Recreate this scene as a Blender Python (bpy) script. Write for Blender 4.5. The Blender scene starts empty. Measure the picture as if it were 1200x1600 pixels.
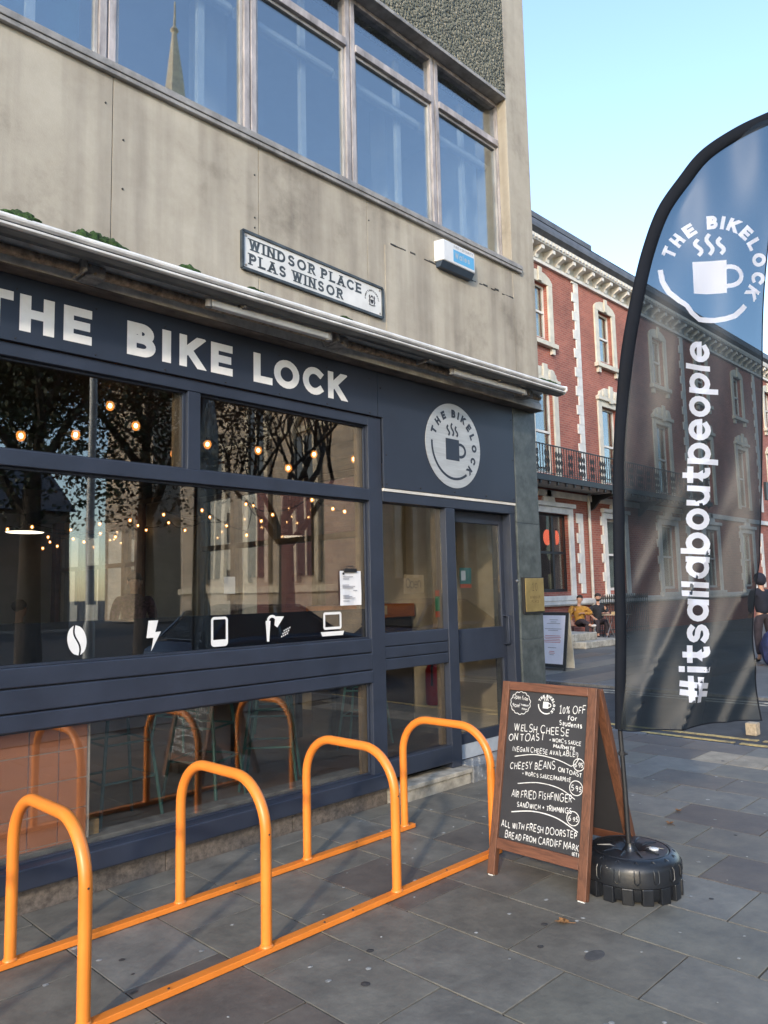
import bpy, math, random
from mathutils import Vector, Matrix, noise

# ---------------------------------------------------------------- camera, sky, sun, exposure
S = bpy.context.scene
COL = S.collection
RAD = math.radians
CAM = Vector((0.0, -4.08, 1.55))
cam = bpy.data.cameras.new("camera")
cam_o = bpy.data.objects.new("camera", cam)
COL.objects.link(cam_o)
right, up, fwd = (0.70324, -0.71062, -0.02161), (-0.05863, -0.08825, 0.99437), (0.70853, 0.69802, 0.10372)
cam_o.matrix_world = Matrix(((right[0], up[0], -fwd[0], CAM.x), (right[1], up[1], -fwd[1], CAM.y),
                             (right[2], up[2], -fwd[2], CAM.z), (0, 0, 0, 1)))
cam.sensor_fit = 'HORIZONTAL'
cam.sensor_width = 36.0
cam.lens = 36.0 * 1190 / 1200
cam.clip_start = 0.05
cam.clip_end = 3000
S.camera = cam_o

SUN_FROM = Vector((-0.866, -0.50, math.tan(RAD(21)))).normalized()   # towards the sun
world = bpy.data.worlds.new("World")
S.world = world
world.use_nodes = True
wn = world.node_tree
bg = wn.nodes["Background"]
sky = wn.nodes.new("ShaderNodeTexSky")
sky.sky_type = 'NISHITA'
sky.sun_disc = False
sky.sun_elevation = RAD(21)
sky.sun_rotation = math.atan2(SUN_FROM.x, SUN_FROM.y)
sky.altitude = 20
sky.air_density = 1.0
sky.dust_density = 0.6
sky.ozone_density = 1.3
wn.links.new(sky.outputs[0], bg.inputs[0])
bg.inputs[1].default_value = 0.15
sun = bpy.data.lights.new("sun", 'SUN')
sun.energy = 0.8
sun.angle = RAD(2.5)
sun.color = (1.0, 0.86, 0.68)
sun_o = bpy.data.objects.new("sun", sun)
COL.objects.link(sun_o)
sun_o.rotation_euler = (-SUN_FROM).to_track_quat('-Z', 'Y').to_euler()
sun_o.location = SUN_FROM * 60
S.view_settings.view_transform = 'Standard'
S.view_settings.look = 'None'
S.view_settings.exposure = 1.8
S.view_settings.gamma = 1.0
S.view_settings.use_curve_mapping = False
S.render.engine = 'CYCLES'
S.cycles.max_bounces = 8
S.cycles.transparent_max_bounces = 24
S.cycles.glossy_bounces = 4
S.cycles.diffuse_bounces = 4
S.cycles.use_denoising = True
S.cycles.caustics_reflective = False
S.cycles.caustics_refractive = False
S.cycles.sample_clamp_indirect = 6.0
random.seed(7)

# ---------------------------------------------------------------- materials
def new_mat(name):
    m = bpy.data.materials.new(name)
    m.use_nodes = True
    nt = m.node_tree
    return m, nt, nt.nodes["Principled BSDF"]

def N(nt, t, **kw):
    n = nt.nodes.new(t)
    for k, v in kw.items():
        setattr(n, k, v)
    return n

def surf(name, col, rough=0.5, metal=0.0, var=0.15, vscale=6.0, bump=0.0, bscale=60.0, col2=None, stretch=(1, 1, 1),
         rand=0.0, rvar=0.1, spec=None, emit=None, estr=1.0, sheen=0.0):
    """procedural paint / stone / metal: two-scale noise in colour, roughness and fine relief"""
    m, nt, b = new_mat(name)
    L = nt.links.new
    tc = N(nt, "ShaderNodeTexCoord")
    mp = N(nt, "ShaderNodeMapping")
    mp.inputs["Scale"].default_value = stretch
    L(tc.outputs["Object"], mp.inputs[0])
    if rand > 0:
        oi = N(nt, "ShaderNodeObjectInfo")
        ad = N(nt, "ShaderNodeVectorMath", operation='SCALE')
        L(oi.outputs["Random"], ad.inputs[3])
        ad.inputs[0].default_value = (37, 53, 71)
        av = N(nt, "ShaderNodeVectorMath", operation='ADD')
        L(tc.outputs["Object"], av.inputs[0]); L(ad.outputs[0], av.inputs[1])
        L(av.outputs[0], mp.inputs[0])
    n1 = N(nt, "ShaderNodeTexNoise"); n1.inputs["Scale"].default_value = vscale
    n1.inputs["Detail"].default_value = 6; n1.inputs["Roughness"].default_value = 0.65
    L(mp.outputs[0], n1.inputs["Vector"])
    c2 = col2 if col2 else tuple(max(0, c * (1 - 2.2 * var)) for c in col)
    c1 = tuple(min(1, c * (1 + var)) for c in col)
    ramp = N(nt, "ShaderNodeValToRGB")
    ramp.color_ramp.elements[0].position = 0.32; ramp.color_ramp.elements[0].color = (*c2, 1)
    ramp.color_ramp.elements[1].position = 0.68; ramp.color_ramp.elements[1].color = (*c1, 1)
    L(n1.outputs[0], ramp.inputs[0])
    out = ramp.outputs[0]
    if rand > 0:
        hs = N(nt, "ShaderNodeHueSaturation")
        mr = N(nt, "ShaderNodeMapRange")
        mr.inputs[3].default_value = 1 - rand; mr.inputs[4].default_value = 1 + rand
        L(oi.outputs["Random"], mr.inputs[0]); L(mr.outputs[0], hs.inputs["Value"])
        L(out, hs.inputs["Color"]); out = hs.outputs[0]
    L(out, b.inputs["Base Color"])
    mr2 = N(nt, "ShaderNodeMapRange")
    mr2.inputs[3].default_value = max(0.02, rough - rvar); mr2.inputs[4].default_value = min(1, rough + rvar)
    L(n1.outputs[0], mr2.inputs[0]); L(mr2.outputs[0], b.inputs["Roughness"])
    b.inputs["Metallic"].default_value = metal
    if spec is not None:
        b.inputs["Specular IOR Level"].default_value = spec
    if sheen:
        b.inputs["Sheen Weight"].default_value = sheen
    if bump > 0:
        n2 = N(nt, "ShaderNodeTexNoise"); n2.inputs["Scale"].default_value = bscale
        n2.inputs["Detail"].default_value = 5
        L(mp.outputs[0], n2.inputs["Vector"])
        bp = N(nt, "ShaderNodeBump"); bp.inputs["Strength"].default_value = bump
        bp.inputs["Distance"].default_value = 0.01
        L(n2.outputs[0], bp.inputs["Height"]); L(bp.outputs[0], b.inputs["Normal"])
    if emit:
        b.inputs["Emission Color"].default_value = (*emit, 1)
        b.inputs["Emission Strength"].default_value = estr
    return m

def glass(name, ior=1.75, tint=(0.93, 0.96, 0.95), wobble=0.0):
    """window glass: Fresnel mix of clear transmission and mirror, same from both sides"""
    m, nt, b = new_mat(name)
    L = nt.links.new
    nt.nodes.remove(b)
    outn = nt.nodes["Material Output"]
    geo = N(nt, "ShaderNodeNewGeometry")
    mixv = N(nt, "ShaderNodeMix")
    mixv.inputs[2].default_value = ior; mixv.inputs[3].default_value = 1 / ior
    L(geo.outputs["Backfacing"], mixv.inputs[0])
    fr = N(nt, "ShaderNodeFresnel"); L(mixv.outputs[0], fr.inputs[0])
    tr = N(nt, "ShaderNodeBsdfTransparent"); tr.inputs[0].default_value = (*tint, 1)
    gl = N(nt, "ShaderNodeBsdfGlossy"); gl.inputs["Roughness"].default_value = 0.01
    if wobble:
        tc = N(nt, "ShaderNodeTexCoord")
        nz = N(nt, "ShaderNodeTexNoise"); nz.inputs["Scale"].default_value = 1.3; nz.inputs["Detail"].default_value = 1
        L(tc.outputs["Object"], nz.inputs["Vector"])
        bp = N(nt, "ShaderNodeBump"); bp.inputs["Strength"].default_value = wobble; bp.inputs["Distance"].default_value = 0.02
        L(nz.outputs[0], bp.inputs["Height"]); L(bp.outputs[0], gl.inputs["Normal"])
    mx = N(nt, "ShaderNodeMixShader")
    L(fr.outputs[0], mx.inputs[0]); L(tr.outputs[0], mx.inputs[1]); L(gl.outputs[0], mx.inputs[2])
    L(mx.outputs[0], outn.inputs["Surface"])
    return m

def wall_mat(name):
    """weathered beige render: rain streaks, grime, fine grit"""
    m, nt, b = new_mat(name)
    L = nt.links.new
    tc = N(nt, "ShaderNodeTexCoord")
    mp = N(nt, "ShaderNodeMapping"); mp.inputs["Scale"].default_value = (7, 7, 0.55)
    L(tc.outputs["Object"], mp.inputs[0])
    st = N(nt, "ShaderNodeTexNoise"); st.inputs["Scale"].default_value = 1.0; st.inputs["Detail"].default_value = 8
    L(mp.outputs[0], st.inputs["Vector"])
    bl = N(nt, "ShaderNodeTexNoise"); bl.inputs["Scale"].default_value = 1.6; bl.inputs["Detail"].default_value = 7
    bl.inputs["Roughness"].default_value = 0.7
    L(tc.outputs["Object"], bl.inputs["Vector"])
    r1 = N(nt, "ShaderNodeValToRGB")
    e = r1.color_ramp.elements
    e[0].position = 0.28; e[0].color = (0.23, 0.205, 0.17, 1)
    e[1].position = 0.62; e[1].color = (0.43, 0.395, 0.335, 1)
    k = e.new(0.45); k.color = (0.37, 0.335, 0.28, 1)
    L(bl.outputs[0], r1.inputs[0])
    r2 = N(nt, "ShaderNodeValToRGB")
    r2.color_ramp.elements[0].position = 0.33; r2.color_ramp.elements[0].color = (0.66, 0.64, 0.62, 1)
    r2.color_ramp.elements[1].position = 0.6; r2.color_ramp.elements[1].color = (1.05, 1.04, 1.0, 1)
    L(st.outputs[0], r2.inputs[0])
    mu = N(nt, "ShaderNodeMix", data_type='RGBA', blend_type='MULTIPLY'); mu.inputs[0].default_value = 0.8
    L(r1.outputs[0], mu.inputs[6]); L(r2.outputs[0], mu.inputs[7])
    L(mu.outputs[2], b.inputs["Base Color"])
    b.inputs["Roughness"].default_value = 0.85
    g = N(nt, "ShaderNodeTexNoise"); g.inputs["Scale"].default_value = 140; g.inputs["Detail"].default_value = 4
    L(tc.outputs["Object"], g.inputs["Vector"])
    bp = N(nt, "ShaderNodeBump"); bp.inputs["Strength"].default_value = 0.25; bp.inputs["Distance"].default_value = 0.004
    L(g.outputs[0], bp.inputs["Height"]); L(bp.outputs[0], b.inputs["Normal"])
    return m

def pebble_mat(name):
    m, nt, b = new_mat(name)
    L = nt.links.new
    tc = N(nt, "ShaderNodeTexCoord")
    v = N(nt, "ShaderNodeTexVoronoi"); v.inputs["Scale"].default_value = 42
    L(tc.outputs["Object"], v.inputs["Vector"])
    r = N(nt, "ShaderNodeValToRGB")
    e = r.color_ramp.elements
    e[0].color = (0.05, 0.055, 0.045, 1); e[1].color = (0.30, 0.27, 0.20, 1)
    k = e.new(0.5); k.color = (0.14, 0.14, 0.10, 1)
    L(v.outputs["Color"], r.inputs[0])
    L(r.outputs[0], b.inputs["Base Color"])
    b.inputs["Roughness"].default_value = 0.8
    iv = N(nt, "ShaderNodeMath", operation='SUBTRACT'); iv.inputs[0].default_value = 1.0
    L(v.outputs["Distance"], iv.inputs[1])
    bp = N(nt, "ShaderNodeBump"); bp.inputs["Strength"].default_value = 1.0; bp.inputs["Distance"].default_value = 0.03
    L(iv.outputs[0], bp.inputs["Height"]); L(bp.outputs[0], b.inputs["Normal"])
    return m

def brick_mat(name, scale=1.0, c1=(0.37, 0.118, 0.080), c2=(0.28, 0.085, 0.060), mortar=(0.33, 0.20, 0.155), axis='xz'):
    m, nt, b = new_mat(name)
    L = nt.links.new
    tc = N(nt, "ShaderNodeTexCoord")
    sp = N(nt, "ShaderNodeSeparateXYZ"); L(tc.outputs["Object"], sp.inputs[0])
    cb = N(nt, "ShaderNodeCombineXYZ")
    if axis == 'xz':
        ad = N(nt, "ShaderNodeMath", operation='ADD')
        L(sp.outputs[0], ad.inputs[0]); L(sp.outputs[1], ad.inputs[1]); L(ad.outputs[0], cb.inputs[0])
    L(sp.outputs[2], cb.inputs[1])
    br = N(nt, "ShaderNodeTexBrick")
    br.inputs["Scale"].default_value = scale
    br.inputs["Brick Width"].default_value = 0.225; br.inputs["Row Height"].default_value = 0.075
    br.inputs["Mortar Size"].default_value = 0.008
    br.inputs["Color1"].default_value = (*c1, 1); br.inputs["Color2"].default_value = (*c2, 1)
    br.inputs["Mortar"].default_value = (*mortar, 1)
    L(cb.outputs[0], br.inputs["Vector"])
    nz = N(nt, "ShaderNodeTexNoise"); nz.inputs["Scale"].default_value = 0.9; nz.inputs["Detail"].default_value = 7
    L(tc.outputs["Object"], nz.inputs["Vector"])
    rp = N(nt, "ShaderNodeValToRGB")
    rp.color_ramp.elements[0].position = 0.3; rp.color_ramp.elements[0].color = (0.7, 0.7, 0.72, 1)
    rp.color_ramp.elements[1].position = 0.7; rp.color_ramp.elements[1].color = (1.15, 1.1, 1.1, 1)
    L(nz.outputs[0], rp.inputs[0])
    mu = N(nt, "ShaderNodeMix", data_type='RGBA', blend_type='MULTIPLY'); mu.inputs[0].default_value = 1
    L(br.outputs[0], mu.inputs[6]); L(rp.outputs[0], mu.inputs[7]); L(mu.outputs[2], b.inputs["Base Color"])
    b.inputs["Roughness"].default_value = 0.85
    bp = N(nt, "ShaderNodeBump"); bp.inputs["Strength"].default_value = 0.5; bp.inputs["Distance"].default_value = 0.01
    bp.invert = True
    L(br.outputs["Fac"], bp.inputs["Height"]); L(bp.outputs[0], b.inputs["Normal"])
    return m

def wood_mat(name, c1, c2, axis=(1, 1, 1), rough=0.55, scale=1.0):
    m, nt, b = new_mat(name)
    L = nt.links.new
    tc = N(nt, "ShaderNodeTexCoord")
    oi = N(nt, "ShaderNodeObjectInfo")
    ad = N(nt, "ShaderNodeVectorMath", operation='SCALE'); ad.inputs[0].default_value = (13, 17, 29)
    L(oi.outputs["Random"], ad.inputs[3])
    av = N(nt, "ShaderNodeVectorMath", operation='ADD')
    L(tc.outputs["Object"], av.inputs[0]); L(ad.outputs[0], av.inputs[1])
    mp = N(nt, "ShaderNodeMapping"); mp.inputs["Scale"].default_value = axis
    L(av.outputs[0], mp.inputs[0])
    n1 = N(nt, "ShaderNodeTexNoise"); n1.inputs["Scale"].default_value = 9 * scale; n1.inputs["Detail"].default_value = 8
    n1.inputs["Distortion"].default_value = 1.2
    L(mp.outputs[0], n1.inputs["Vector"])
    rp = N(nt, "ShaderNodeValToRGB")
    rp.color_ramp.elements[0].position = 0.3; rp.color_ramp.elements[0].color = (*c2, 1)
    rp.color_ramp.elements[1].position = 0.65; rp.color_ramp.elements[1].color = (*c1, 1)
    L(n1.outputs[0], rp.inputs[0]); L(rp.outputs[0], b.inputs["Base Color"])
    b.inputs["Roughness"].default_value = rough
    bp = N(nt, "ShaderNodeBump"); bp.inputs["Strength"].default_value = 0.15; bp.inputs["Distance"].default_value = 0.005
    L(n1.outputs[0], bp.inputs["Height"]); L(bp.outputs[0], b.inputs["Normal"])
    return m

def slab_mat(name):
    """sandstone paving: per-slab tone, blotches, riven relief"""
    m, nt, b = new_mat(name)
    L = nt.links.new
    tc = N(nt, "ShaderNodeTexCoord"); oi = N(nt, "ShaderNodeObjectInfo")
    ad = N(nt, "ShaderNodeVectorMath", operation='SCALE'); ad.inputs[0].default_value = (31, 47, 11)
    L(oi.outputs["Random"], ad.inputs[3])
    av = N(nt, "ShaderNodeVectorMath", operation='ADD')
    L(tc.outputs["Object"], av.inputs[0]); L(ad.outputs[0], av.inputs[1])
    cr = N(nt, "ShaderNodeValToRGB")
    e = cr.color_ramp.elements
    e[0].color = (0.108, 0.090, 0.078, 1); e[1].color = (0.172, 0.166, 0.150, 1)
    for p, c in ((0.25, (0.142, 0.127, 0.108)), (0.5, (0.152, 0.144, 0.120)), (0.75, (0.160, 0.150, 0.130))):
        k = e.new(p); k.color = (*c, 1)
    L(oi.outputs["Random"], cr.inputs[0])
    n1 = N(nt, "ShaderNodeTexNoise"); n1.inputs["Scale"].default_value = 5; n1.inputs["Detail"].default_value = 9
    n1.inputs["Roughness"].default_value = 0.7
    L(av.outputs[0], n1.inputs["Vector"])
    rp = N(nt, "ShaderNodeValToRGB")
    rp.color_ramp.elements[0].position = 0.3; rp.color_ramp.elements[0].color = (0.62, 0.62, 0.62, 1)
    rp.color_ramp.elements[1].position = 0.7; rp.color_ramp.elements[1].color = (1.3, 1.28, 1.22, 1)
    L(n1.outputs[0], rp.inputs[0])
    mu = N(nt, "ShaderNodeMix", data_type='RGBA', blend_type='MULTIPLY'); mu.inputs[0].default_value = 1
    L(cr.outputs[0], mu.inputs[6]); L(rp.outputs[0], mu.inputs[7]); L(mu.outputs[2], b.inputs["Base Color"])
    mr = N(nt, "ShaderNodeMapRange"); mr.inputs[3].default_value = 0.45; mr.inputs[4].default_value = 0.8
    L(n1.outputs[0], mr.inputs[0]); L(mr.outputs[0], b.inputs["Roughness"])
    n2 = N(nt, "ShaderNodeTexNoise"); n2.inputs["Scale"].default_value = 28; n2.inputs["Detail"].default_value = 8
    L(av.outputs[0], n2.inputs["Vector"])
    bp = N(nt, "ShaderNodeBump"); bp.inputs["Strength"].default_value = 0.35; bp.inputs["Distance"].default_value = 0.008
    L(n2.outputs[0], bp.inputs["Height"]); L(bp.outputs[0], b.inputs["Normal"])
    return m

def cloth_mat(name, col, clear):
    """thin woven polyester: part of the light passes straight through the weave"""
    m, nt, b = new_mat(name)
    L = nt.links.new
    outn = nt.nodes["Material Output"]
    b.inputs["Base Color"].default_value = (*col, 1)
    b.inputs["Roughness"].default_value = 0.45
    b.inputs["Specular IOR Level"].default_value = 0.42
    b.inputs["Sheen Weight"].default_value = 0.1
    tr = N(nt, "ShaderNodeBsdfTransparent"); tr.inputs[0].default_value = (0.72, 0.88, 1.0, 1)
    tl = N(nt, "ShaderNodeBsdfTranslucent"); tl.inputs[0].default_value = (col[0] * 2.2, col[1] * 2.2, col[2] * 2.2, 1)
    a = N(nt, "ShaderNodeMixShader"); a.inputs[0].default_value = 0.3
    L(b.outputs[0], a.inputs[1]); L(tl.outputs[0], a.inputs[2])
    mx = N(nt, "ShaderNodeMixShader"); mx.inputs[0].default_value = clear
    L(a.outputs[0], mx.inputs[1]); L(tr.outputs[0], mx.inputs[2]); L(mx.outputs[0], outn.inputs["Surface"])
    return m

def leaf_mat(name, c1, c2):
    m, nt, b = new_mat(name)
    L = nt.links.new
    g = N(nt, "ShaderNodeNewGeometry")
    rp = N(nt, "ShaderNodeValToRGB")
    rp.color_ramp.elements[0].color = (*c1, 1); rp.color_ramp.elements[1].color = (*c2, 1)
    L(g.outputs["Random Per Island"], rp.inputs[0]); L(rp.outputs[0], b.inputs["Base Color"])
    b.inputs["Roughness"].default_value = 0.6
    return m

M = {}
M['wall'] = wall_mat("beige_render")
M['pebble'] = pebble_mat("pebbledash")
M['navy'] = surf("navy_joinery_paint", (0.029, 0.037, 0.058), 0.42, var=0.10, vscale=3, bump=0.06, bscale=25)
M['fascia'] = surf("navy_sign_board", (0.028, 0.037, 0.058), 0.38, var=0.06, vscale=1.5)
M['white_vinyl'] = surf("white_vinyl", (0.80, 0.79, 0.77), 0.45, var=0.04, vscale=9)
M['steel_disc'] = surf("brushed_pale_metal", (0.62, 0.64, 0.65), 0.34, metal=0.45, var=0.08, vscale=3, stretch=(1, 1, 12))
M['glass'] = glass("shop_glass", 2.2, (0.86, 0.86, 0.84), wobble=0.05)
M['glass_up'] = glass("office_glass", 3.0, (0.86, 0.92, 0.96), wobble=0.03)
M['glass_red'] = glass("sash_glass", 2.5, (0.8, 0.86, 0.86), wobble=0.06)
M['alu'] = surf("grey_window_metal", (0.42, 0.41, 0.40), 0.5, metal=0.1, var=0.18, vscale=8, stretch=(1, 1, 0.4), bump=0.05)
M['sill'] = surf("weathered_sill", (0.30, 0.29, 0.28), 0.6, var=0.2, vscale=8)
M['alu_frame'] = surf("painted_timber_frame", (0.40, 0.37, 0.37), 0.6, var=0.25, vscale=9, stretch=(1, 1, 0.3), bump=0.1, bscale=40)
M['awning_white'] = surf("awning_white_metal", (0.74, 0.73, 0.71), 0.4, var=0.12, vscale=5)
M['awning_grey'] = surf("awning_grey_metal", (0.12, 0.12, 0.12), 0.5, var=0.25, vscale=7, stretch=(0.4, 1, 1))
M['rail_grey'] = surf('awning_wall_rail', (0.60, 0.60, 0.57), 0.6, var=0.2, vscale=6)
M['awning_cloth'] = surf("awning_roll_fabric", (0.78, 0.78, 0.76), 0.8, var=0.2, vscale=6)
M['rust'] = surf("rusted_bar", (0.42, 0.32, 0.23), 0.8, var=0.35, vscale=25, bump=0.2, bscale=90)
M['soffit'] = surf("stained_soffit", (0.19, 0.155, 0.13), 0.8, var=0.35, vscale=6, stretch=(0.5, 1, 1))
M['bracket'] = surf("grey_cast_bracket", (0.36, 0.34, 0.32), 0.6, metal=0.3, var=0.25, vscale=20, bump=0.1)
M['moss'] = surf("moss", (0.032, 0.075, 0.016), 0.95, var=0.5, vscale=40, bump=0.8, bscale=160)
M['slate'] = surf("green_slate_cladding", (0.092, 0.105, 0.105), 0.38, var=0.25, vscale=9, col2=(0.040, 0.050, 0.052), bump=0.05, rand=0.10)
M['orange'] = surf("orange_powder_coat", (0.80, 0.235, 0.032), 0.36, var=0.05, vscale=5, bump=0.03, bscale=60)
M['slab'] = slab_mat("paving_sandstone")
M['joint'] = surf("paving_joint", (0.040, 0.038, 0.034), 0.95, var=0.3, vscale=40)
M['tan_slab'] = surf("tan_tactile_paving", (0.33, 0.28, 0.21), 0.8, var=0.15, vscale=6, bump=0.15, rand=0.08)
M['kerb'] = surf("granite_kerb", (0.15, 0.15, 0.15), 0.7, var=0.2, vscale=30, bump=0.15, rand=0.1)
M['asphalt'] = surf("asphalt", (0.050, 0.050, 0.052), 0.85, var=0.25, vscale=2.5, bump=0.5, bscale=220)
M['far_pave'] = surf("far_paving", (0.115, 0.112, 0.105), 0.75, var=0.22, vscale=0.8, bump=0.1)
M['yellow'] = surf("yellow_road_paint", (0.52, 0.37, 0.12), 0.8, var=0.35, vscale=14, col2=(0.16, 0.13, 0.08))
M['worn_white'] = surf("worn_road_paint", (0.36, 0.34, 0.28), 0.8, var=0.3, vscale=12, col2=(0.1, 0.1, 0.09))
M['gum'] = surf("trodden_gum", (0.34, 0.34, 0.32), 0.8, var=0.3, vscale=30)
M['stain'] = surf("dark_stain", (0.05, 0.047, 0.045), 0.7, var=0.3, vscale=30)
M['patch'] = surf('faint_dark_patch', (0.085, 0.08, 0.076), 0.7, var=0.2, vscale=30)
M['stone_step'] = surf("pale_stone_step", (0.40, 0.37, 0.31), 0.75, var=0.25, vscale=7, bump=0.15)
M['plinth'] = surf("granite_plinth", (0.15, 0.125, 0.105), 0.6, var=0.25, vscale=40, bump=0.15)
M['chequer'] = surf("chequer_plate_metal", (0.42, 0.43, 0.44), 0.4, metal=0.6, var=0.15, vscale=12)
M['kick'] = surf("pale_blue_kick_plate", (0.42, 0.46, 0.50), 0.5, var=0.1, vscale=4)
M['brass'] = surf("aged_brass", (0.45, 0.33, 0.13), 0.42, metal=0.55, var=0.15, vscale=6)
M['black'] = surf("black_paint", (0.018, 0.018, 0.02), 0.5, var=0.2, vscale=8)
M['print_dark'] = surf("dark_print", (0.03, 0.03, 0.035), 0.6, var=0.1)
M['print_grey'] = surf("grey_print", (0.30, 0.30, 0.33), 0.7, var=0.1)
M['print_red'] = surf("red_print", (0.50, 0.20, 0.20), 0.7, var=0.1)
M['paper'] = surf("white_paper", (0.74, 0.74, 0.75), 0.8, var=0.03)
M['poster'] = surf("pale_poster", (0.66, 0.66, 0.74), 0.6, var=0.03)
M['card'] = surf("tan_card", (0.52, 0.38, 0.22), 0.8, var=0.1)
M['sign_white'] = surf("enamel_white", (0.66, 0.66, 0.64), 0.35, var=0.06, vscale=5)
M['sign_frame'] = surf("sign_grey_frame", (0.06, 0.075, 0.085), 0.5, var=0.3, vscale=10)
M['alarm_white'] = surf("alarm_white_plastic", (0.66, 0.67, 0.68), 0.4, var=0.04)
M['alarm_blue'] = surf("alarm_blue_print", (0.10, 0.36, 0.62), 0.4, var=0.05)
M['alarm_dark'] = surf("alarm_underside", (0.05, 0.07, 0.10), 0.4, var=0.1)
M['aframe'] = wood_mat("aboard_stained_wood", (0.165, 0.068, 0.036), (0.080, 0.033, 0.018), (6, 6, 0.7), 0.55)
M['aframe_h'] = wood_mat("aboard_rail_wood", (0.165, 0.065, 0.035), (0.080, 0.031, 0.018), (6, 0.7, 6), 0.55)
M['chalkboard'] = surf("chalkboard", (0.020, 0.020, 0.023), 0.55, var=0.18, vscale=4, col2=(0.032, 0.032, 0.036))
M['chalk'] = surf("chalk_pen", (0.72, 0.72, 0.70), 0.8, var=0.12, vscale=60)
M['rubber'] = surf("black_moulded_plastic", (0.014, 0.016, 0.020), 0.36, var=0.2, vscale=6, bump=0.06, bscale=80)
M['flag'] = cloth_mat("flag_polyester", (0.006, 0.010, 0.014), 0.17)
M['sleeve'] = surf("flag_sleeve", (0.006, 0.008, 0.013), 0.75, spec=0.15, var=0.15, vscale=5)
M['flag_white'] = cloth_mat("flag_white_print", (0.62, 0.64, 0.72), 0.12)
M['brick'] = brick_mat("red_brick")
M['white_stone'] = surf("white_painted_stone", (0.66, 0.64, 0.60), 0.7, var=0.10, vscale=2.5, bump=0.05)
M['cream_stone'] = surf("cream_painted_stone", (0.58, 0.54, 0.45), 0.7, var=0.10, vscale=2.5, bump=0.05)
M['roof_lead'] = surf("dark_roof_edge", (0.10, 0.105, 0.12), 0.6, var=0.2, vscale=2)
M['iron'] = surf("black_ironwork", (0.012, 0.013, 0.014), 0.5, var=0.2, vscale=20)
M['dark_frame'] = surf("dark_timber_frame", (0.020, 0.018, 0.020), 0.45, var=0.2)
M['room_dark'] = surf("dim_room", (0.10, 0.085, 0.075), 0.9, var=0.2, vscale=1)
M['curtain'] = surf("pinkish_curtain", (0.42, 0.24, 0.20), 0.9, var=0.2, vscale=4, stretch=(8, 8, 0.5))
M['net'] = surf("pale_blind", (0.52, 0.50, 0.45), 0.9, var=0.1, vscale=3)
M['lantern'] = surf("red_lantern", (0.5, 0.05, 0.02), 0.6, emit=(1.0, 0.16, 0.08), estr=0.5)
M['filament'] = surf("white_hot_filament", (1, 0.8, 0.5), 0.4, emit=(1.0, 0.66, 0.30), estr=6.0)
def bulb_glass():
    m, nt, b = new_mat("bulb_halo_glass")
    b.inputs["Base Color"].default_value = (0.35, 0.16, 0.04, 1); b.inputs["Roughness"].default_value = 0.25
    b.inputs["Emission Color"].default_value = (1.0, 0.36, 0.07, 1); b.inputs["Emission Strength"].default_value = 0.45  # weak orange emission in the shell imitates the halo round the core
    tr = N(nt, "ShaderNodeBsdfTransparent"); mx = N(nt, "ShaderNodeMixShader"); mx.inputs[0].default_value = 0.5
    nt.links.new(b.outputs[0], mx.inputs[1]); nt.links.new(tr.outputs[0], mx.inputs[2]); nt.links.new(mx.outputs[0], nt.nodes["Material Output"].inputs["Surface"])
    return m
M['bulb'] = bulb_glass()
M['pendant_glow'] = surf("pendant_diffuser", (1, 0.95, 0.85), 0.5, emit=(1.0, 0.86, 0.66), estr=1.6)
M['cable'] = surf("black_cable", (0.015, 0.015, 0.015), 0.6, var=0.1)
M['int_wall'] = surf("cafe_white_wall", (0.42, 0.44, 0.46), 0.9, var=0.06, vscale=1.5)
M['int_cream'] = surf("cafe_cream_wall", (0.52, 0.44, 0.32), 0.9, var=0.08, vscale=1.5)
M['int_dark'] = surf("cafe_dark_ceiling", (0.055, 0.045, 0.040), 0.9, var=0.2, vscale=2)
M['int_brown'] = surf("cafe_brown_post", (0.13, 0.045, 0.030), 0.7, var=0.2, vscale=4)
M['int_floor'] = wood_mat("cafe_wood_floor", (0.20, 0.115, 0.065), (0.11, 0.06, 0.035), (0.6, 6, 6), 0.4)
M['win_wood'] = wood_mat("cafe_window_wood", (0.26, 0.19, 0.12), (0.17, 0.12, 0.075), (6, 6, 0.7), 0.5)
M['tile'] = surf("salmon_tile", (0.74, 0.29, 0.15), 0.35, var=0.06, vscale=4, rand=0.06)
M['grout'] = surf("grey_grout", (0.74, 0.66, 0.60), 0.8, var=0.1)
M['teal'] = surf("teal_stool_metal", (0.055, 0.16, 0.15), 0.45, var=0.1)
M['ply'] = wood_mat("plywood_edge", (0.45, 0.29, 0.12), (0.33, 0.20, 0.08), (1, 6, 6), 0.6)
M['counter_wood'] = wood_mat("orange_counter_wood", (0.42, 0.13, 0.035), (0.26, 0.075, 0.02), (0.7, 6, 6), 0.35)
M['red_ext'] = surf("extinguisher_red", (0.38, 0.012, 0.018), 0.35, var=0.06)
M['vinyl_black'] = surf("black_window_vinyl", (0.008, 0.010, 0.016), 0.45, var=0.05)
M['steel'] = surf("dull_steel", (0.45, 0.45, 0.46), 0.4, metal=0.8, var=0.1)
M['skin'] = surf("skin", (0.45, 0.25, 0.17), 0.6, var=0.08)
M['hair'] = surf("dark_hair", (0.018, 0.013, 0.010), 0.7, var=0.3, vscale=60)
M['mustard'] = surf("mustard_jacket", (0.40, 0.20, 0.035), 0.9, var=0.2, vscale=14)
M['tee'] = surf("black_tshirt", (0.018, 0.02, 0.026), 0.9, var=0.3, vscale=12)
M['trouser'] = surf("dark_trousers", (0.035, 0.027, 0.035), 0.9, var=0.2, vscale=12)
M['navy_coat'] = surf("navy_coat", (0.012, 0.014, 0.026), 0.9, var=0.2, vscale=12)
M['plaid'] = surf("plum_shirt", (0.11, 0.055, 0.085), 0.9, var=0.4, vscale=25)
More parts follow.
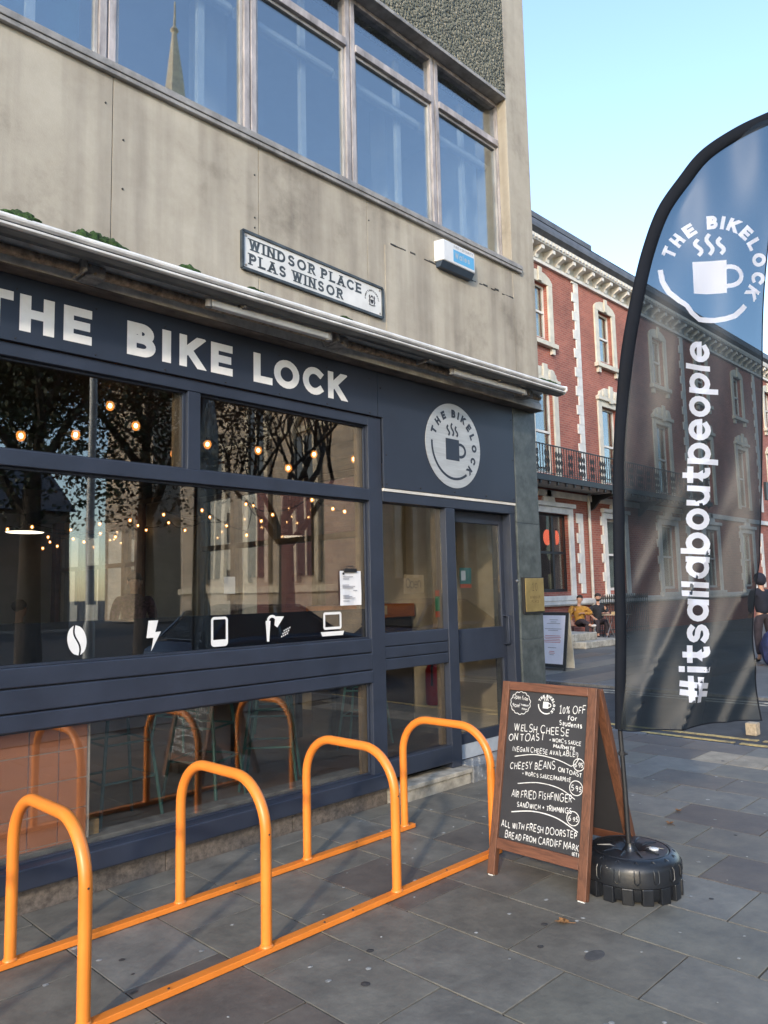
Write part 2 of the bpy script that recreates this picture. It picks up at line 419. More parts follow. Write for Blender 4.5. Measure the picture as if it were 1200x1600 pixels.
M['shoe'] = surf("pale_shoe", (0.50, 0.48, 0.46), 0.7, var=0.1)
M['church'] = brick_mat("church_stone", 0.35, (0.62, 0.50, 0.35), (0.48, 0.39, 0.28), (0.50, 0.43, 0.33))
M['church_trim'] = surf("church_trim_stone", (0.76, 0.64, 0.46), 0.85, var=0.15, vscale=3)
M['slate_roof'] = surf("slate_roof", (0.09, 0.09, 0.10), 0.7, var=0.2, vscale=5)
M['bark'] = surf("bark", (0.075, 0.058, 0.043), 0.9, var=0.35, vscale=9, stretch=(1, 1, 0.3), bump=0.4)
M['leaf_dark'] = leaf_mat("dark_leaves", (0.020, 0.040, 0.014), (0.05, 0.055, 0.018))
M['leaf_gold'] = leaf_mat("yellow_leaves", (0.30, 0.22, 0.03), (0.42, 0.30, 0.06))
M['leaf_rust'] = leaf_mat("rusty_leaves", (0.10, 0.045, 0.018), (0.05, 0.04, 0.015))
M['dead_leaf'] = surf("dead_leaf", (0.22, 0.105, 0.035), 0.8, var=0.3, vscale=40)
M['car_blue'] = surf("dark_blue_car_paint", (0.010, 0.016, 0.045), 0.2, var=0.05)
M['car_white'] = surf("white_car_paint", (0.70, 0.70, 0.70), 0.25, var=0.03)
M['car_glass'] = surf("car_glass", (0.02, 0.025, 0.03), 0.06, var=0.05)
M['tyre'] = surf("tyre_rubber", (0.015, 0.015, 0.016), 0.8, var=0.1)
M['pole_grey'] = surf("galvanised_pole", (0.40, 0.40, 0.38), 0.5, metal=0.3, var=0.1)
M['blockwood'] = surf("pale_wood_block", (0.50, 0.40, 0.28), 0.8, var=0.2, vscale=20)
M['bag_blue'] = surf("blue_sack", (0.022, 0.03, 0.10), 0.6, var=0.3, vscale=9, bump=0.4, bscale=18)
M['bag_white'] = surf("white_bag", (0.70, 0.71, 0.72), 0.6, var=0.08, vscale=9)
M['sticker_teal'] = surf("teal_sticker", (0.05, 0.24, 0.25), 0.5, var=0.1)
M['sticker_red'] = surf("red_sticker", (0.55, 0.10, 0.04), 0.5, var=0.1)
M['sticker_green'] = surf("green_sticker", (0.04, 0.25, 0.10), 0.5, var=0.1)
M['black_sign'] = surf("black_hanging_sign", (0.02, 0.022, 0.026), 0.5, var=0.1)

# ---------------------------------------------------------------- mesh helpers
class MB:
    def __init__(s):
        s.v = []; s.f = []; s.mi = []; s.cur = 0
    def add(s, verts, faces):
        o = len(s.v)
        s.v += [tuple(p) for p in verts]
        for f in faces:
            s.f.append(tuple(i + o for i in f)); s.mi.append(s.cur)
        return s
    def box(s, x0, x1, y0, y1, z0, z1):
        return s.add([(x0, y0, z0), (x1, y0, z0), (x1, y1, z0), (x0, y1, z0), (x0, y0, z1), (x1, y0, z1), (x1, y1, z1), (x0, y1, z1)],
                     [(0, 3, 2, 1), (4, 5, 6, 7), (0, 1, 5, 4), (1, 2, 6, 5), (2, 3, 7, 6), (3, 0, 4, 7)])
    def beam(s, a, b, w, t, upv=(0, 0, 1)):
        """rectangular bar from a to b, w wide across, t thick along upv"""
        a = Vector(a); b = Vector(b); d = (b - a).normalized()
        sd = d.cross(Vector(upv))
        if sd.length < 1e-4: sd = d.cross(Vector((0, 1, 0)))
        sd.normalize(); u = sd.cross(d).normalized()
        p = []
        for q in (a, b):
            for i, j in ((-1, -1), (1, -1), (1, 1), (-1, 1)):
                p.append(q + sd * (w / 2 * i) + u * (t / 2 * j))
        return s.add(p, [(3, 2, 1, 0), (4, 5, 6, 7), (0, 1, 5, 4), (1, 2, 6, 5), (2, 3, 7, 6), (3, 0, 4, 7)])
    def tube(s, path, r, n=10, caps=True, closed=False):
        path = [Vector(p) for p in path]
        rs = r if isinstance(r, (list, tuple)) else [r] * len(path)
        rings = []; prev = None
        m = len(path)
        for i, p in enumerate(path):
            if closed:
                d = (path[(i + 1) % m] - path[i - 1]).normalized()
            else:
                d = (path[min(i + 1, m - 1)] - path[max(i - 1, 0)]).normalized()
            if prev is None:
                ref = Vector((0, 0, 1)) if abs(d.z) < 0.9 else Vector((1, 0, 0))
                u = d.cross(ref).normalized()
            else:
                u = (prev - d * prev.dot(d)).normalized()
            prev = u; w = d.cross(u)
            rings.append([p + (u * math.cos(2 * math.pi * k / n) + w * math.sin(2 * math.pi * k / n)) * rs[i] for k in range(n)])
        vs = [q for r_ in rings for q in r_]; fs = []
        for i in range(m if closed else m - 1):
            j = (i + 1) % m
            for k in range(n):
                fs.append((i * n + k, i * n + (k + 1) % n, j * n + (k + 1) % n, j * n + k))
        if caps and not closed:
            fs.append(tuple(range(n - 1, -1, -1))); fs.append(tuple((m - 1) * n + k for k in range(n)))
        return s.add(vs, fs)
    def lathe(s, prof, c=(0, 0, 0), n=24, axis='z'):
        vs = []; fs = []
        for r, h in prof:
            for k in range(n):
                a = 2 * math.pi * k / n
                if axis == 'z': q = (c[0] + r * math.cos(a), c[1] + r * math.sin(a), c[2] + h)
                elif axis == 'y': q = (c[0] + r * math.cos(a), c[1] + h, c[2] + r * math.sin(a))
                else: q = (c[0] + h, c[1] + r * math.cos(a), c[2] + r * math.sin(a))
                vs.append(q)
        m = len(prof)
        for i in range(m - 1):
            for k in range(n):
                q = (i * n + k, i * n + (k + 1) % n, (i + 1) * n + (k + 1) % n, (i + 1) * n + k)
                fs.append(q if axis != 'y' else q[::-1])
        fs.append(tuple(range(n - 1, -1, -1))); fs.append(tuple((m - 1) * n + k for k in range(n)))
        return s.add(vs, fs)
    def prism(s, poly, fn0, fn1):
        """polygon (list of 2d) swept between two mappings"""
        n = len(poly)
        vs = [fn0(*p) for p in poly] + [fn1(*p) for p in poly]
        fs = [tuple(range(n - 1, -1, -1)), tuple(range(n, 2 * n))]
        for i in range(n):
            j = (i + 1) % n
            fs.append((i, j, n + j, n + i))
        return s.add(vs, fs)
    def xprism(s, poly, x0, x1):     # poly in (y,z)
        return s.prism(poly, lambda a, b: (x0, a, b), lambda a, b: (x1, a, b))
    def yprism(s, poly, y0, y1):     # poly in (x,z)
        return s.prism(poly, lambda a, b: (a, y0, b), lambda a, b: (a, y1, b))
    def zprism(s, poly, z0, z1):
        return s.prism(poly, lambda a, b: (a, b, z0), lambda a, b: (a, b, z1))
    def blob(s, c, r, n=8, m=6, jit=0.0, seed=0):
        rnd = random.Random(seed); vs = []; fs = []
        for i in range(m + 1):
            th = math.pi * i / m
            for k in range(n):
                ph = 2 * math.pi * k / n
                q = 1 + jit * (rnd.random() - 0.5)
                vs.append((c[0] + r[0] * q * math.sin(th) * math.cos(ph), c[1] + r[1] * q * math.sin(th) * math.sin(ph), c[2] + r[2] * q * math.cos(th)))
        for i in range(m):
            for k in range(n):
                fs.append((i * n + k, (i + 1) * n + k, (i + 1) * n + (k + 1) % n, i * n + (k + 1) % n))
        return s.add(vs, fs)

WL = {}
def _link(o, parent, label, cat, group, kind):
    COL.objects.link(o)
    if parent is not None: o.parent = parent
    if label: o["label"] = label
    if cat: o["category"] = cat
    if group: o["group"] = group
    if kind: o["kind"] = kind
    return o

def thing(name, loc, label, cat, group=None):
    o = bpy.data.objects.new(name, None)
    o.empty_display_size = 0.2
    o.location = loc
    WL[o] = Vector(loc)
    return _link(o, None, label, cat, group, None)

def mesh(name, mb, mats, origin=(0, 0, 0), smooth=False, bevel=0.0):
    me = bpy.data.meshes.new(name)
    ox, oy, oz = origin
    me.from_pydata([(x - ox, y - oy, z - oz) for x, y, z in mb.v], [], mb.f)
    if not isinstance(mats, (list, tuple)): mats = [mats]
    for m in mats: me.materials.append(M[m] if isinstance(m, str) else m)
    if len(mats) > 1: me.polygons.foreach_set("material_index", mb.mi)
    if smooth:
        me.polygons.foreach_set("use_smooth", [True] * len(me.polygons))
        me.set_sharp_from_angle(angle=RAD(40))
    me.validate(); me.update()
    return me

def add_bevel(o, w, seg=2):
    b = o.modifiers.new("bevel", 'BEVEL'); b.width = w; b.segments = seg; b.limit_method = 'ANGLE'; b.angle_limit = RAD(40)

def part(name, mb, mats, parent, smooth=False, bevel=0.0, label=None, kind=None):
    o = bpy.data.objects.new(name, mesh(name, mb, mats, WL[parent], smooth))
    WL[o] = WL[parent]
    if bevel: add_bevel(o, bevel)
    return _link(o, parent, label, None, None, kind)

def solo(name, mb, mats, label, cat, loc=(0, 0, 0), group=None, smooth=False, bevel=0.0, kind=None):
    o = bpy.data.objects.new(name, mesh(name, mb, mats, loc, smooth))
    o.location = loc; WL[o] = Vector(loc)
    if bevel: add_bevel(o, bevel)
    return _link(o, None, label, cat, group, kind)

def struct(name, mb, mats, smooth=False, bevel=0.0, kind='structure'):
    return solo(name, mb, mats, None, None, (0, 0, 0), None, smooth, bevel, kind)

def inst(name, me, parent, off):
    """another object that shares mesh data, placed relative to its parent"""
    o = bpy.data.objects.new(name, me); o.location = off
    WL[o] = WL[parent] + Vector(off)
    return _link(o, parent, None, None, None, None)

def copy_tree(src, loc, rotz=None, label=None, group=None, parent=None):
    c = src.copy(); COL.objects.link(c)
    if parent is not None: c.parent = parent
    else:
        c.location = loc
        if rotz is not None: c.rotation_euler = (0, 0, rotz)
        if label: c["label"] = label
        if group: c["group"] = group
    for ch in src.children: copy_tree(ch, None, parent=c)
    return c

def wall_holes(mb, a0, a1, z0, z1, holes, fn, depth):
    """wall face in (a,z) with rectangular openings and reveals; fn(a,z,d) -> point, d is depth into the wall"""
    xs = sorted({a0, a1, *[h[0] for h in holes], *[h[1] for h in holes]})
    zs = sorted({z0, z1, *[h[2] for h in holes], *[h[3] for h in holes]})
    xs = [x for x in xs if a0 <= x <= a1]; zs = [z for z in zs if z0 <= z <= z1]
    for i in range(len(xs) - 1):
        for j in range(len(zs) - 1):
            cx = (xs[i] + xs[i + 1]) / 2; cz = (zs[j] + zs[j + 1]) / 2
            if any(h[0] < cx < h[1] and h[2] < cz < h[3] for h in holes): continue
            mb.add([fn(xs[i], zs[j], 0), fn(xs[i + 1], zs[j], 0), fn(xs[i + 1], zs[j + 1], 0), fn(xs[i], zs[j + 1], 0)], [(0, 1, 2, 3)])
    for h in holes:
        c = [(h[0], h[2]), (h[1], h[2]), (h[1], h[3]), (h[0], h[3])]
        for k in range(4):
            p, q = c[k], c[(k + 1) % 4]
            mb.add([fn(*p, 0), fn(*p, depth), fn(*q, depth), fn(*q, 0)], [(0, 1, 2, 3)])
    return mb

# ---------------------------------------------------------------- stroke lettering
def EA(cx, cy, rx, ry, a0, a1, n=12):
    return [(cx + rx * math.cos(RAD(a0 + (a1 - a0) * i / n)), cy + ry * math.sin(RAD(a0 + (a1 - a0) * i / n))) for i in range(n + 1)]
def RING(cx, cy, rx, ry, n=22):
    return EA(cx, cy, rx, ry, 90, 450, n)
_bowl = lambda x, y, w, h: EA(x, y, w, h, 90, -90)
GL = {
 'A': [[(0, 0), (.4, 1)], [(.8, 0), (.4, 1)], [(.15, .32), (.65, .32)]],
 'B': [[(0, 0), (0, 1)], [(0, 1), (.34, 1)] + _bowl(.34, .76, .26, .24) + [(0, .52)], [(.34, .52)] + _bowl(.36, .26, .30, .26) + [(0, 0)]],
 'C': [EA(.47, .5, .47, .5, 48, 312, 18)],
 'D': [[(0, 0), (0, 1)], [(0, 1), (.28, 1)] + _bowl(.28, .5, .48, .5) + [(0, 0)]],
 'E': [[(0, 0), (0, 1)], [(0, 1), (.6, 1)], [(0, .5), (.54, .5)], [(0, 0), (.6, 0)]],
 'F': [[(0, 0), (0, 1)], [(0, 1), (.58, 1)], [(0, .5), (.5, .5)]],
 'G': [EA(.47, .5, .47, .5, 48, 360, 18) + [(.52, .48)]],
 'H': [[(0, 0), (0, 1)], [(.68, 0), (.68, 1)], [(0, .5), (.68, .5)]],
 'I': [[(0, 0), (0, 1)]],
 'J': [[(.4, 1), (.4, .25)] + EA(.2, .25, .2, .25, 0, -160, 8)],
 'K': [[(0, 0), (0, 1)], [(.66, 1), (.03, .40)], [(.22, .585), (.70, 0)]],
 'L': [[(0, 0), (0, 1)], [(0, 0), (.55, 0)]],
 'M': [[(0, 0), (0, 1)], [(0, 1), (.4, .3)], [(.4, .3), (.8, 1)], [(.8, 1), (.8, 0)]],
 'N': [[(0, 0), (0, 1)], [(0, 1), (.68, 0)], [(.68, 0), (.68, 1)]],
 'O': [RING(.48, .5, .48, .5)],
 'P': [[(0, 0), (0, 1)], [(0, 1), (.34, 1)] + _bowl(.34, .74, .28, .26) + [(0, .48)]],
 'R': [[(0, 0), (0, 1)], [(0, 1), (.34, 1)] + _bowl(.34, .75, .28, .25) + [(0, .5)], [(.3, .5), (.64, 0)]],
 'S': [EA(.32, .75, .28, .25, 35, 270, 10) + EA(.32, .25, .31, .25, 90, -145, 10)[1:]],
 'T': [[(.36, 0), (.36, 1)], [(0, 1), (.72, 1)]],
 'U': [[(0, 1), (0, .33)] + EA(.34, .33, .34, .33, 180, 360, 10) + [(.68, 1)]],
 'V': [[(0, 1), (.38, 0)], [(.76, 1), (.38, 0)]],
 'W': [[(0, 1), (.26, 0)], [(.26, 0), (.52, 1)], [(.52, 1), (.78, 0)], [(.78, 0), (1.04, 1)]],
 'Y': [[(0, 1), (.35, .48)], [(.7, 1), (.35, .48)], [(.35, .48), (.35, 0)]],
 '0': [RING(.3, .5, .3, .5)], '1': [[(.05, .8), (.25, 1), (.25, 0)], [(.02, 0), (.48, 0)]],
 '5': [[(.5, 1), (.08, 1), (.05, .56)] + EA(.27, .3, .27, .3, 115, -140, 10)],
 '6': [EA(.5, .5, .48, .5, 95, 180, 8) + EA(.28, .28, .26, .28, 180, 540, 14)],
 '9': [RING(.26, .72, .26, .26, 14), [(.52, .72), (.48, .3), (.3, 0)]],
 '%': [RING(.14, .8, .14, .18, 10), RING(.6, .2, .14, .18, 10), [(.65, 1), (.1, 0)]],
 '.': [[(0, .42), (.05, .46)]], '!': [[(0, 1), (0, .3)], [(0, .06), (0, 0)]], '+': [[(0, .45), (.5, .45)], [(.25, .7), (.25, .2)]],
 '/': [[(0, -.15), (.35, 1.1)]], '(': [EA(.55, .5, .55, .75, 130, 230, 8)], ')': [EA(-.3, .5, .55, .75, 50, -50, 8)], "'": [[(0, 1), (0, .8)]],
 'a': [RING(.36, .35, .36, .35, 16), [(.72, .7), (.72, 0)]],
 'b': [[(0, 1), (0, 0)], RING(.36, .35, .36, .35, 16)],
 'd': [RING(.36, .35, .36, .35, 16), [(.72, 1), (.72, 0)]],
 'e': [[(.03, .35), (.70, .35)] + EA(.36, .35, .36, .35, 0, 312, 14)],
 'f': [[(.5, .98)] + EA(.38, .78, .2, .2, 60, 180, 6) + [(.18, 0)], [(0, .66), (.44, .66)]],
 'h': [[(0, 1), (0, 0)], [(0, .38)] + EA(.32, .38, .32, .32, 180, 0, 8) + [(.64, 0)]],
 'y': [[(0, .7), (.3, 0)], [(.6, .7), (.15, -.3)]],
 'c': [EA(.36, .35, .36, .35, 48, 312, 12)],
 'i': [[(0, .7), (0, 0)], [(0, .96), (0, 1)]],
 'j': [[(.2, .7), (.2, -.2), (.05, -.3)]],
 'l': [[(0, 1), (0, 0)]],
 'm': [[(0, .7), (0, 0)], [(0, .5)] + EA(.2, .48, .2, .22, 180, 0, 8) + [(.4, 0)], [(.4, .5)] + EA(.6, .48, .2, .22, 180, 0, 8) + [(.8, 0)]],
 'n': [[(0, .7), (0, 0)], [(0, .38)] + EA(.32, .38, .32, .32, 180, 0, 8) + [(.64, 0)]],
 'o': [RING(.36, .35, .36, .35, 16)],
 'p': [[(0, .7), (0, -.32)], RING(.36, .35, .36, .35, 16)],
 'r': [[(0, .7), (0, 0)], EA(.3, .36, .3, .34, 180, 70, 6)],
 's': [EA(.28, .53, .26, .17, 30, 270, 8) + EA(.28, .18, .28, .18, 90, -150, 8)[1:]],
 't': [[(.22, .95), (.22, .2)] + EA(.42, .2, .2, .2, 180, 285, 6), [(0, .7), (.5, .7)]],
 'u': [[(0, .7), (0, .32)] + EA(.32, .32, .32, .32, 180, 360, 8) + [(.64, .7)], [(.64, .7), (.64, 0)]],
 '#': [[(.24, 0), (.34, 1)], [(.62, 0), (.72, 1)], [(.04, .68), (.95, .68)], [(0, .3), (.91, .3)]],
}
def gwidth(ch):
    g = GL.get(ch)
    return .35 if not g else max(p[0] for st in g for p in st)

def clip_y(poly, lo, hi):
    for sgn, lim in ((1, lo), (-1, hi)):
        out = []
        for i in range(len(poly)):
            a, b = poly[i - 1], poly[i]
            ina, inb = sgn * (a[1] - lim) >= -1e-9, sgn * (b[1] - lim) >= -1e-9
            if ina != inb:
                t = (lim - a[1]) / (b[1] - a[1]); out.append((a[0] + (b[0] - a[0]) * t, lim))
            if inb: out.append(b)
        poly = out
        if len(poly) < 3: return []
    return poly

def stroke(pts, w, ext=0.0, maxseg=None):
    """constant-width ribbon along a polyline -> list of quads"""
    P = [Vector(p) for p in pts]
    closed = (P[0] - P[-1]).length < 1e-6 and len(P) > 3
    if not closed and ext:
        e0, e1_ = ext if isinstance(ext, tuple) else (ext, ext)
        P[0] = P[0] + (P[0] - P[1]).normalized() * e0
        P[-1] = P[-1] + (P[-1] - P[-2]).normalized() * e1_
    if maxseg:
        Q = [P[0]]
        for a, b in zip(P, P[1:]):
            k = max(1, int(math.ceil((b - a).length / maxseg)))
            Q += [a + (b - a) * (i / k) for i in range(1, k + 1)]
        P = Q
    n = len(P); L = []; Rr = []
    for i in range(n):
        if closed:
            d0 = (P[i] - P[i - 1 if i else n - 2]).normalized(); d1 = (P[(i + 1) if i < n - 1 else 1] - P[i]).normalized()
        else:
            d1 = (P[min(i + 1, n - 1)] - P[min(i, n - 2)]).normalized(); d0 = (P[max(i, 1)] - P[max(i - 1, 0)]).normalized()
        t = d0 + d1
        t = d1 if t.length < 1e-5 else t.normalized()
        nn = Vector((-t.y, t.x)); c = max(0.45, nn.dot(Vector((-d1.y, d1.x))))
        o = nn * (w / 2 / c)
        L.append(P[i] + o); Rr.append(P[i] - o)
    return [[tuple(L[i]), tuple(Rr[i]), tuple(Rr[i + 1]), tuple(L[i + 1])] for i in range(n - 1)]

def glyph_polys(ch, H, sw, maxseg=None, bold=True, serif=False, xh=None):
    """polygons (with stroke index) of one glyph, cap height H, stroke width sw; returns list, width"""
    out = []; hs = H - sw if bold else H
    o = sw / 2 if bold else 0
    for k, st in enumerate(GL.get(ch, [])):
        if xh and ch.islower(): st = [(x * 1.06, y * xh / .7 if y <= .7 else (1.0 if y > .9 and ch != 'i' else xh + (y - .7) * 1.15)) for x, y in st]
        if xh and ch == 'i' and k == 1: st = [(0, 1.15), (0, 1.19)]
        if xh and ch == '#': st = [(x, y * 1.15) for x, y in st]
        P = [(x * hs + o, y * hs + o) for x, y in st]
        diag = len(P) == 2 and abs(P[0][0] - P[1][0]) > 1e-6 and abs(P[0][1] - P[1][1]) > 1e-6
        ext = 0
        if bold: ext = tuple(sw if st[i][1] in (0, 1) else 0.0 for i in (0, 1)) if diag and ch.isupper() else sw / 2
        if bold and xh and ch == 'i' and k == 1: ext = sw * .42
        for q in stroke(P, sw, ext, maxseg):
            if bold and ch.isupper(): q = clip_y(q, 0, H)
            if q: out.append((q, k))
        if serif and len(P) == 2:
            for (x, y) in P:
                if (y < o + 1e-6 or y > H - o - 1e-6) and abs(P[0][1] - P[1][1]) > 0.5 * hs:
                    t = sw * 0.5
                    yy = 0 if y < H / 2 else H - t
                    out.append(([(x - sw * 1.15, yy), (x + sw * 1.15, yy), (x + sw * 1.15, yy + t), (x - sw * 1.15, yy + t)], 5 + k))
    return out, gwidth(ch) * hs + (sw if bold else 0)

def polys_mesh(mb, polys, fn, step=0.0004):
    """fn(u, v, lift) -> 3d; each stroke sits a hair above the one before so none share a plane"""
    for q, k in polys:
        mb.add([fn(u, v, step * (k + 1)) for u, v in q], [tuple(range(len(q)))])
    return mb

def text_line(text, H, sw, width=None, space=0.28, bold=True, serif=False, jit=0.0, seed=0, slope=0.0, maxseg=None, xh=None):
    """list of (char, polys) laid along +u from 0, optionally squeezed to a width"""
    rnd = random.Random(seed); res = []; u = 0
    for ch in text:
        if ch == ' ':
            u += H * 0.42; continue
        h = H * (1 + jit * (rnd.random() - .5))
        pl, w = glyph_polys(ch, h, sw, maxseg, bold, serif, xh)
        dv = H * jit * 0.5 * (rnd.random() - .5); sh = jit * 0.5 * (rnd.random() - .3)
        res.append((ch, [([(x + u + sh * y, y + dv) for x, y in q], k) for q, k in pl]))
        u += w + H * space * (1 + jit * (rnd.random() - .5))
    total = u - H * space
    s = width / total if width else 1.0
    return [(c, [([(x * s, y + slope * x * s) for x, y in q], k) for q, k in pl]) for c, pl in res]

def ring_text(text, R, H, sw, a0, a1, bold=True):
    """letters round a circle from angle a0 to a1 (deg, clockwise), tops outward"""
    res = []
    ws = [(.5 if c == ' ' else gwidth(c) + .42) for c in text]
    tot = sum(ws); acc = 0
    for c, w in zip(text, ws):
        a = a0 + (a1 - a0) * (acc + w / 2) / tot; acc += w
        if c == ' ': continue
        pl, gw = glyph_polys(c, H, sw, None, bold)
        t = RAD(a); ur = Vector((math.cos(t), math.sin(t))); ut = Vector((math.sin(t), -math.cos(t)))
        res.append((c, [([tuple(ur * (R + y) + ut * (x - gw / 2)) for x, y in q], k) for q, k in pl]))
    return res

def steam_polys(s, i):
    dx = (-.13, -.03, .07)[i]; y0 = .22; hgt = .20 if i == 1 else .16
    P = [((dx + .028 * math.sin(t * 2 * math.pi)) * s, (y0 + hgt * t) * s) for t in [j / 10 for j in range(11)]]
    return [(q, 2 + i) for q in stroke(P, .036 * s)]

def cup_polys(s=1.0):
    """mug with handle, centred on 0,0"""
    out = []; n = 10
    for i in range(n):
        for j in range(n):
            xa, xb, ya, yb = -.20 + .33 * i / n, -.20 + .33 * (i + 1) / n, -.17 + .34 * j / n, -.17 + .34 * (j + 1) / n
            out.append(([(xa * s, ya * s), (xb * s, ya * s), (xb * s, yb * s), (xa * s, yb * s)], 0))
    for q in stroke([(.13 * s, .10 * s)] + EA(.15 * s, 0, .13 * s, .10 * s, 80, -80, 10) + [(.13 * s, -.10 * s)], .045 * s): out.append((q, 1))
    return out

# ================================================================ THE SETTING: ground, pavements, road
rnd = random.Random(11)
g = MB(); g.add([(-400, -400, -0.125), (400, -400, -0.125), (400, 400, -0.125), (-400, 400, -0.125)], [(0, 1, 2, 3)])
struct("ground", g, 'asphalt')

pv = MB(); pv.box(-60, 7.72, -5.6, -0.0, -0.12, -0.014); pv.box(6.26, 7.72, 0.0, 40, -0.12, -0.014)
pave = struct("pavement", pv, 'joint')
cx = [0.62, 1.07, 1.52, 1.96, 2.39, 2.82, 3.28, 3.72, 4.17, 4.62, 5.07, 5.52, 5.97, 6.42, 6.87, 7.33, 7.72]
def slab(x0, x1, y0, y1, mat='slab', dz=0.0):
    gp = 0.0035
    b = MB(); b.box(x0 + gp, x1 - gp, y0 + gp, y1 - gp, -0.03, 0.0)
    tx, ty = (rnd.random() - .5) * 0.004, (rnd.random() - .5) * 0.004
    xm, ym = (x0 + x1) / 2, (y0 + y1) / 2
    b.v = [(x, y, z + dz + (tx * (x - xm) + ty * (y - ym)) * 2) for x, y, z in b.v]
    part("slab", b, mat, pave, bevel=0.0025)
for i in range(len(cx) - 1):
    x0, x1 = cx[i], cx[i + 1]
    off = -1.98 if i % 2 == 1 else -2.27
    yt = 0.0 if x0 < 6.2 else 3.9
    ys = [off + 0.6 * k + (rnd.random() - .5) * .03 for k in range(-4, 11)]
    ys = [y for y in ys if -4.4 < y < yt - 0.12] + [yt]
    for a, b_ in zip(ys, ys[1:]):
        if x0 < 6.2 and i >= 12 and b_ > 0: continue
        tan = x0 > 6.8 and x1 < 7.4 and b_ < -0.5
        if tan:
            n = 2
            for k in range(n):
                slab(x0, x1, a + (b_ - a) * k / n, a + (b_ - a) * (k + 1) / n, 'tan_slab', 0.001)
        else:
            slab(x0, x1, a, b_)
pm = MB(); pm.box(-60, 0.615, -5.6, -0.0, -0.013, 0.0); pm.box(0.62, 7.72, -5.6, -4.45, -0.013, 0.0); pm.box(6.42, 7.72, 3.95, 40, -0.013, 0.0)
struct("pavement_margin", pm, 'far_pave')

kb = MB(); kb.box(7.735, 7.865, -5.6, 40, -0.13, -0.03)
kerb = struct("kerb", kb, 'kerb')
y = -5.6
while y < 9:
    low = -0.022 if -4.2 < y < -0.9 else -0.006
    b = MB(); b.box(7.727, 7.872, y + .004, y + .9 - .004, -0.12, low)
    part("kerbstone", b, 'kerb', kerb, bevel=0.008); y += 0.9
rd = MB(); rd.box(7.876, 11.105, -5.2, 9.0, -0.12, -0.036)
struct("side_road", rd, 'asphalt')
fb = MB(); fb.box(11.26, 90, -5.0, 60, -0.12, 0.0)
fpave = struct("far_pavement", fb, 'far_pave')
fk = MB(); fk.box(11.125, 11.25, -5, 60, -0.13, -0.03)
fkerb = struct("far_kerb", fk, 'kerb')
y = -5.0
while y < 12:
    b = MB(); b.box(11.11, 11.255, y + .004, y + .9 - .004, -0.12, 0.004)
    part("kerbstone", b, 'kerb', fkerb, bevel=0.008); y += 0.9
# far paving bands that can be told apart
for k, yy in enumerate((1.2, 2.4, 3.6, 4.8)):
    b = MB(); b.box(11.3 + 1.2 * 0, 16.5, yy, yy + 0.55, 0.0, 0.004)
    part("paving_band", b, 'slab', fpave)
# double yellow lines, worn
for x0 in (7.98, 8.22, 10.62, 10.84):
    b = MB(); y = -5.0
    while y < 8.0:
        l = 0.5 + rnd.random() * 1.3
        if rnd.random() < 0.82:
            b.box(x0 + rnd.uniform(-.008, .008), x0 + .075, max(y, -5.1), min(y + l, 8.9), -0.0362, -0.031)
        y += l + rnd.random() * .12
    struct("yellow_line", b, 'yellow' if x0 < 9 else 'worn_white')
# trodden gum, grit and stains on the slabs: too many to count
for nm, mt, n, sz in (("gum_spot", 'gum', 210, (0.006, 0.016)), ("stain_spot", 'stain', 20, (0.008, 0.022))):
    b = MB()
    for i in range(n):
        px, py = rnd.uniform(0.9, 7.2), -abs(rnd.gauss(1.6, 1.1)) - .1
        if py < -4.2: continue
        r = rnd.uniform(*sz); m_ = 8; ang = rnd.random() * 6; e = rnd.uniform(.6, 1)
        vs = [(px, py, 0.0042)] + [(px + r * (1 + .3 * (rnd.random() - .5)) * math.cos(ang + 2 * math.pi * k / m_), py + e * r * (1 + .3 * (rnd.random() - .5)) * math.sin(ang + 2 * math.pi * k / m_), 0.0016) for k in range(m_)]
        b.add(vs, [(0, 1 + k, 1 + (k + 1) % m_) for k in range(m_)])
    struct(nm, b, mt, kind='stuff')

# ================================================================ THE CAFE BUILDING
BLD = thing("corner_building", (3.0, 0.0, 0.0), "beige rendered concrete corner building with metal windows above a navy shopfront", "building")
X0 = -3.2
# rendered spandrel panels
sx = [X0, -2.2, -1.175, -0.155, 0.865, 1.885, 2.914, 3.932, 4.95, 5.858]
pj = MB(); pj.box(X0, 5.86, -0.078, 0.10, 3.252, 4.588)
part("backing_wall", pj, 'soffit', BLD)
for a, b_ in zip(sx, sx[1:]):
    b = MB(); b.box(a + .0025, b_ - .0025, -0.09, -0.079, 3.252, 4.588)
    part("wall_panel", b, 'wall', BLD, bevel=0.002)
b = MB()   # skim patch with a ragged top edge
top = [(5.85 - (5.85 - 4.12) * i / 26, 4.27 + rnd.uniform(-.012, .012)) for i in range(27)]
b.yprism([(4.12, 3.254), (5.85, 3.254)] + top, -0.0965, -0.0905)
part("render_patch", b, 'wall', BLD)
b = MB()   # crack above the patch, its shadow drawn as dark strips
pts = [(4.13 + 1.72 * i / 30, 4.276 + rnd.uniform(-.008, .008)) for i in range(31)]
for p, q in zip(pts, pts[1:]):
    if rnd.random() < .62:
        h = rnd.uniform(.004, .014)
        b.box(p[0], q[0] + .002, -0.0955, -0.0908, p[1] + .008, p[1] + .008 + h)
part("crack", b, 'stain', BLD, kind='stuff')
b = MB(); b.box(5.862, 6.24, -0.09, 0.3, 3.252, 9.6)
part("pilaster", b, 'wall', BLD, bevel=0.006)
b = MB()
for xx, z0 in ((1.84, 4.38), (1.95, 4.2), (1.95, 3.9), (2.88, 4.35), (2.88, 4.05), (2.88, 3.98), (3.95, 4.4), (5.0, 4.2), (5.0, 3.8), (5.45, 3.9), (5.45, 3.6)):
    b.lathe([(0.006, 0), (0.006, -.004)], (xx, -0.0905, z0), 8, 'y')
part("fixing_bolt", b, 'stain', BLD, kind='stuff')
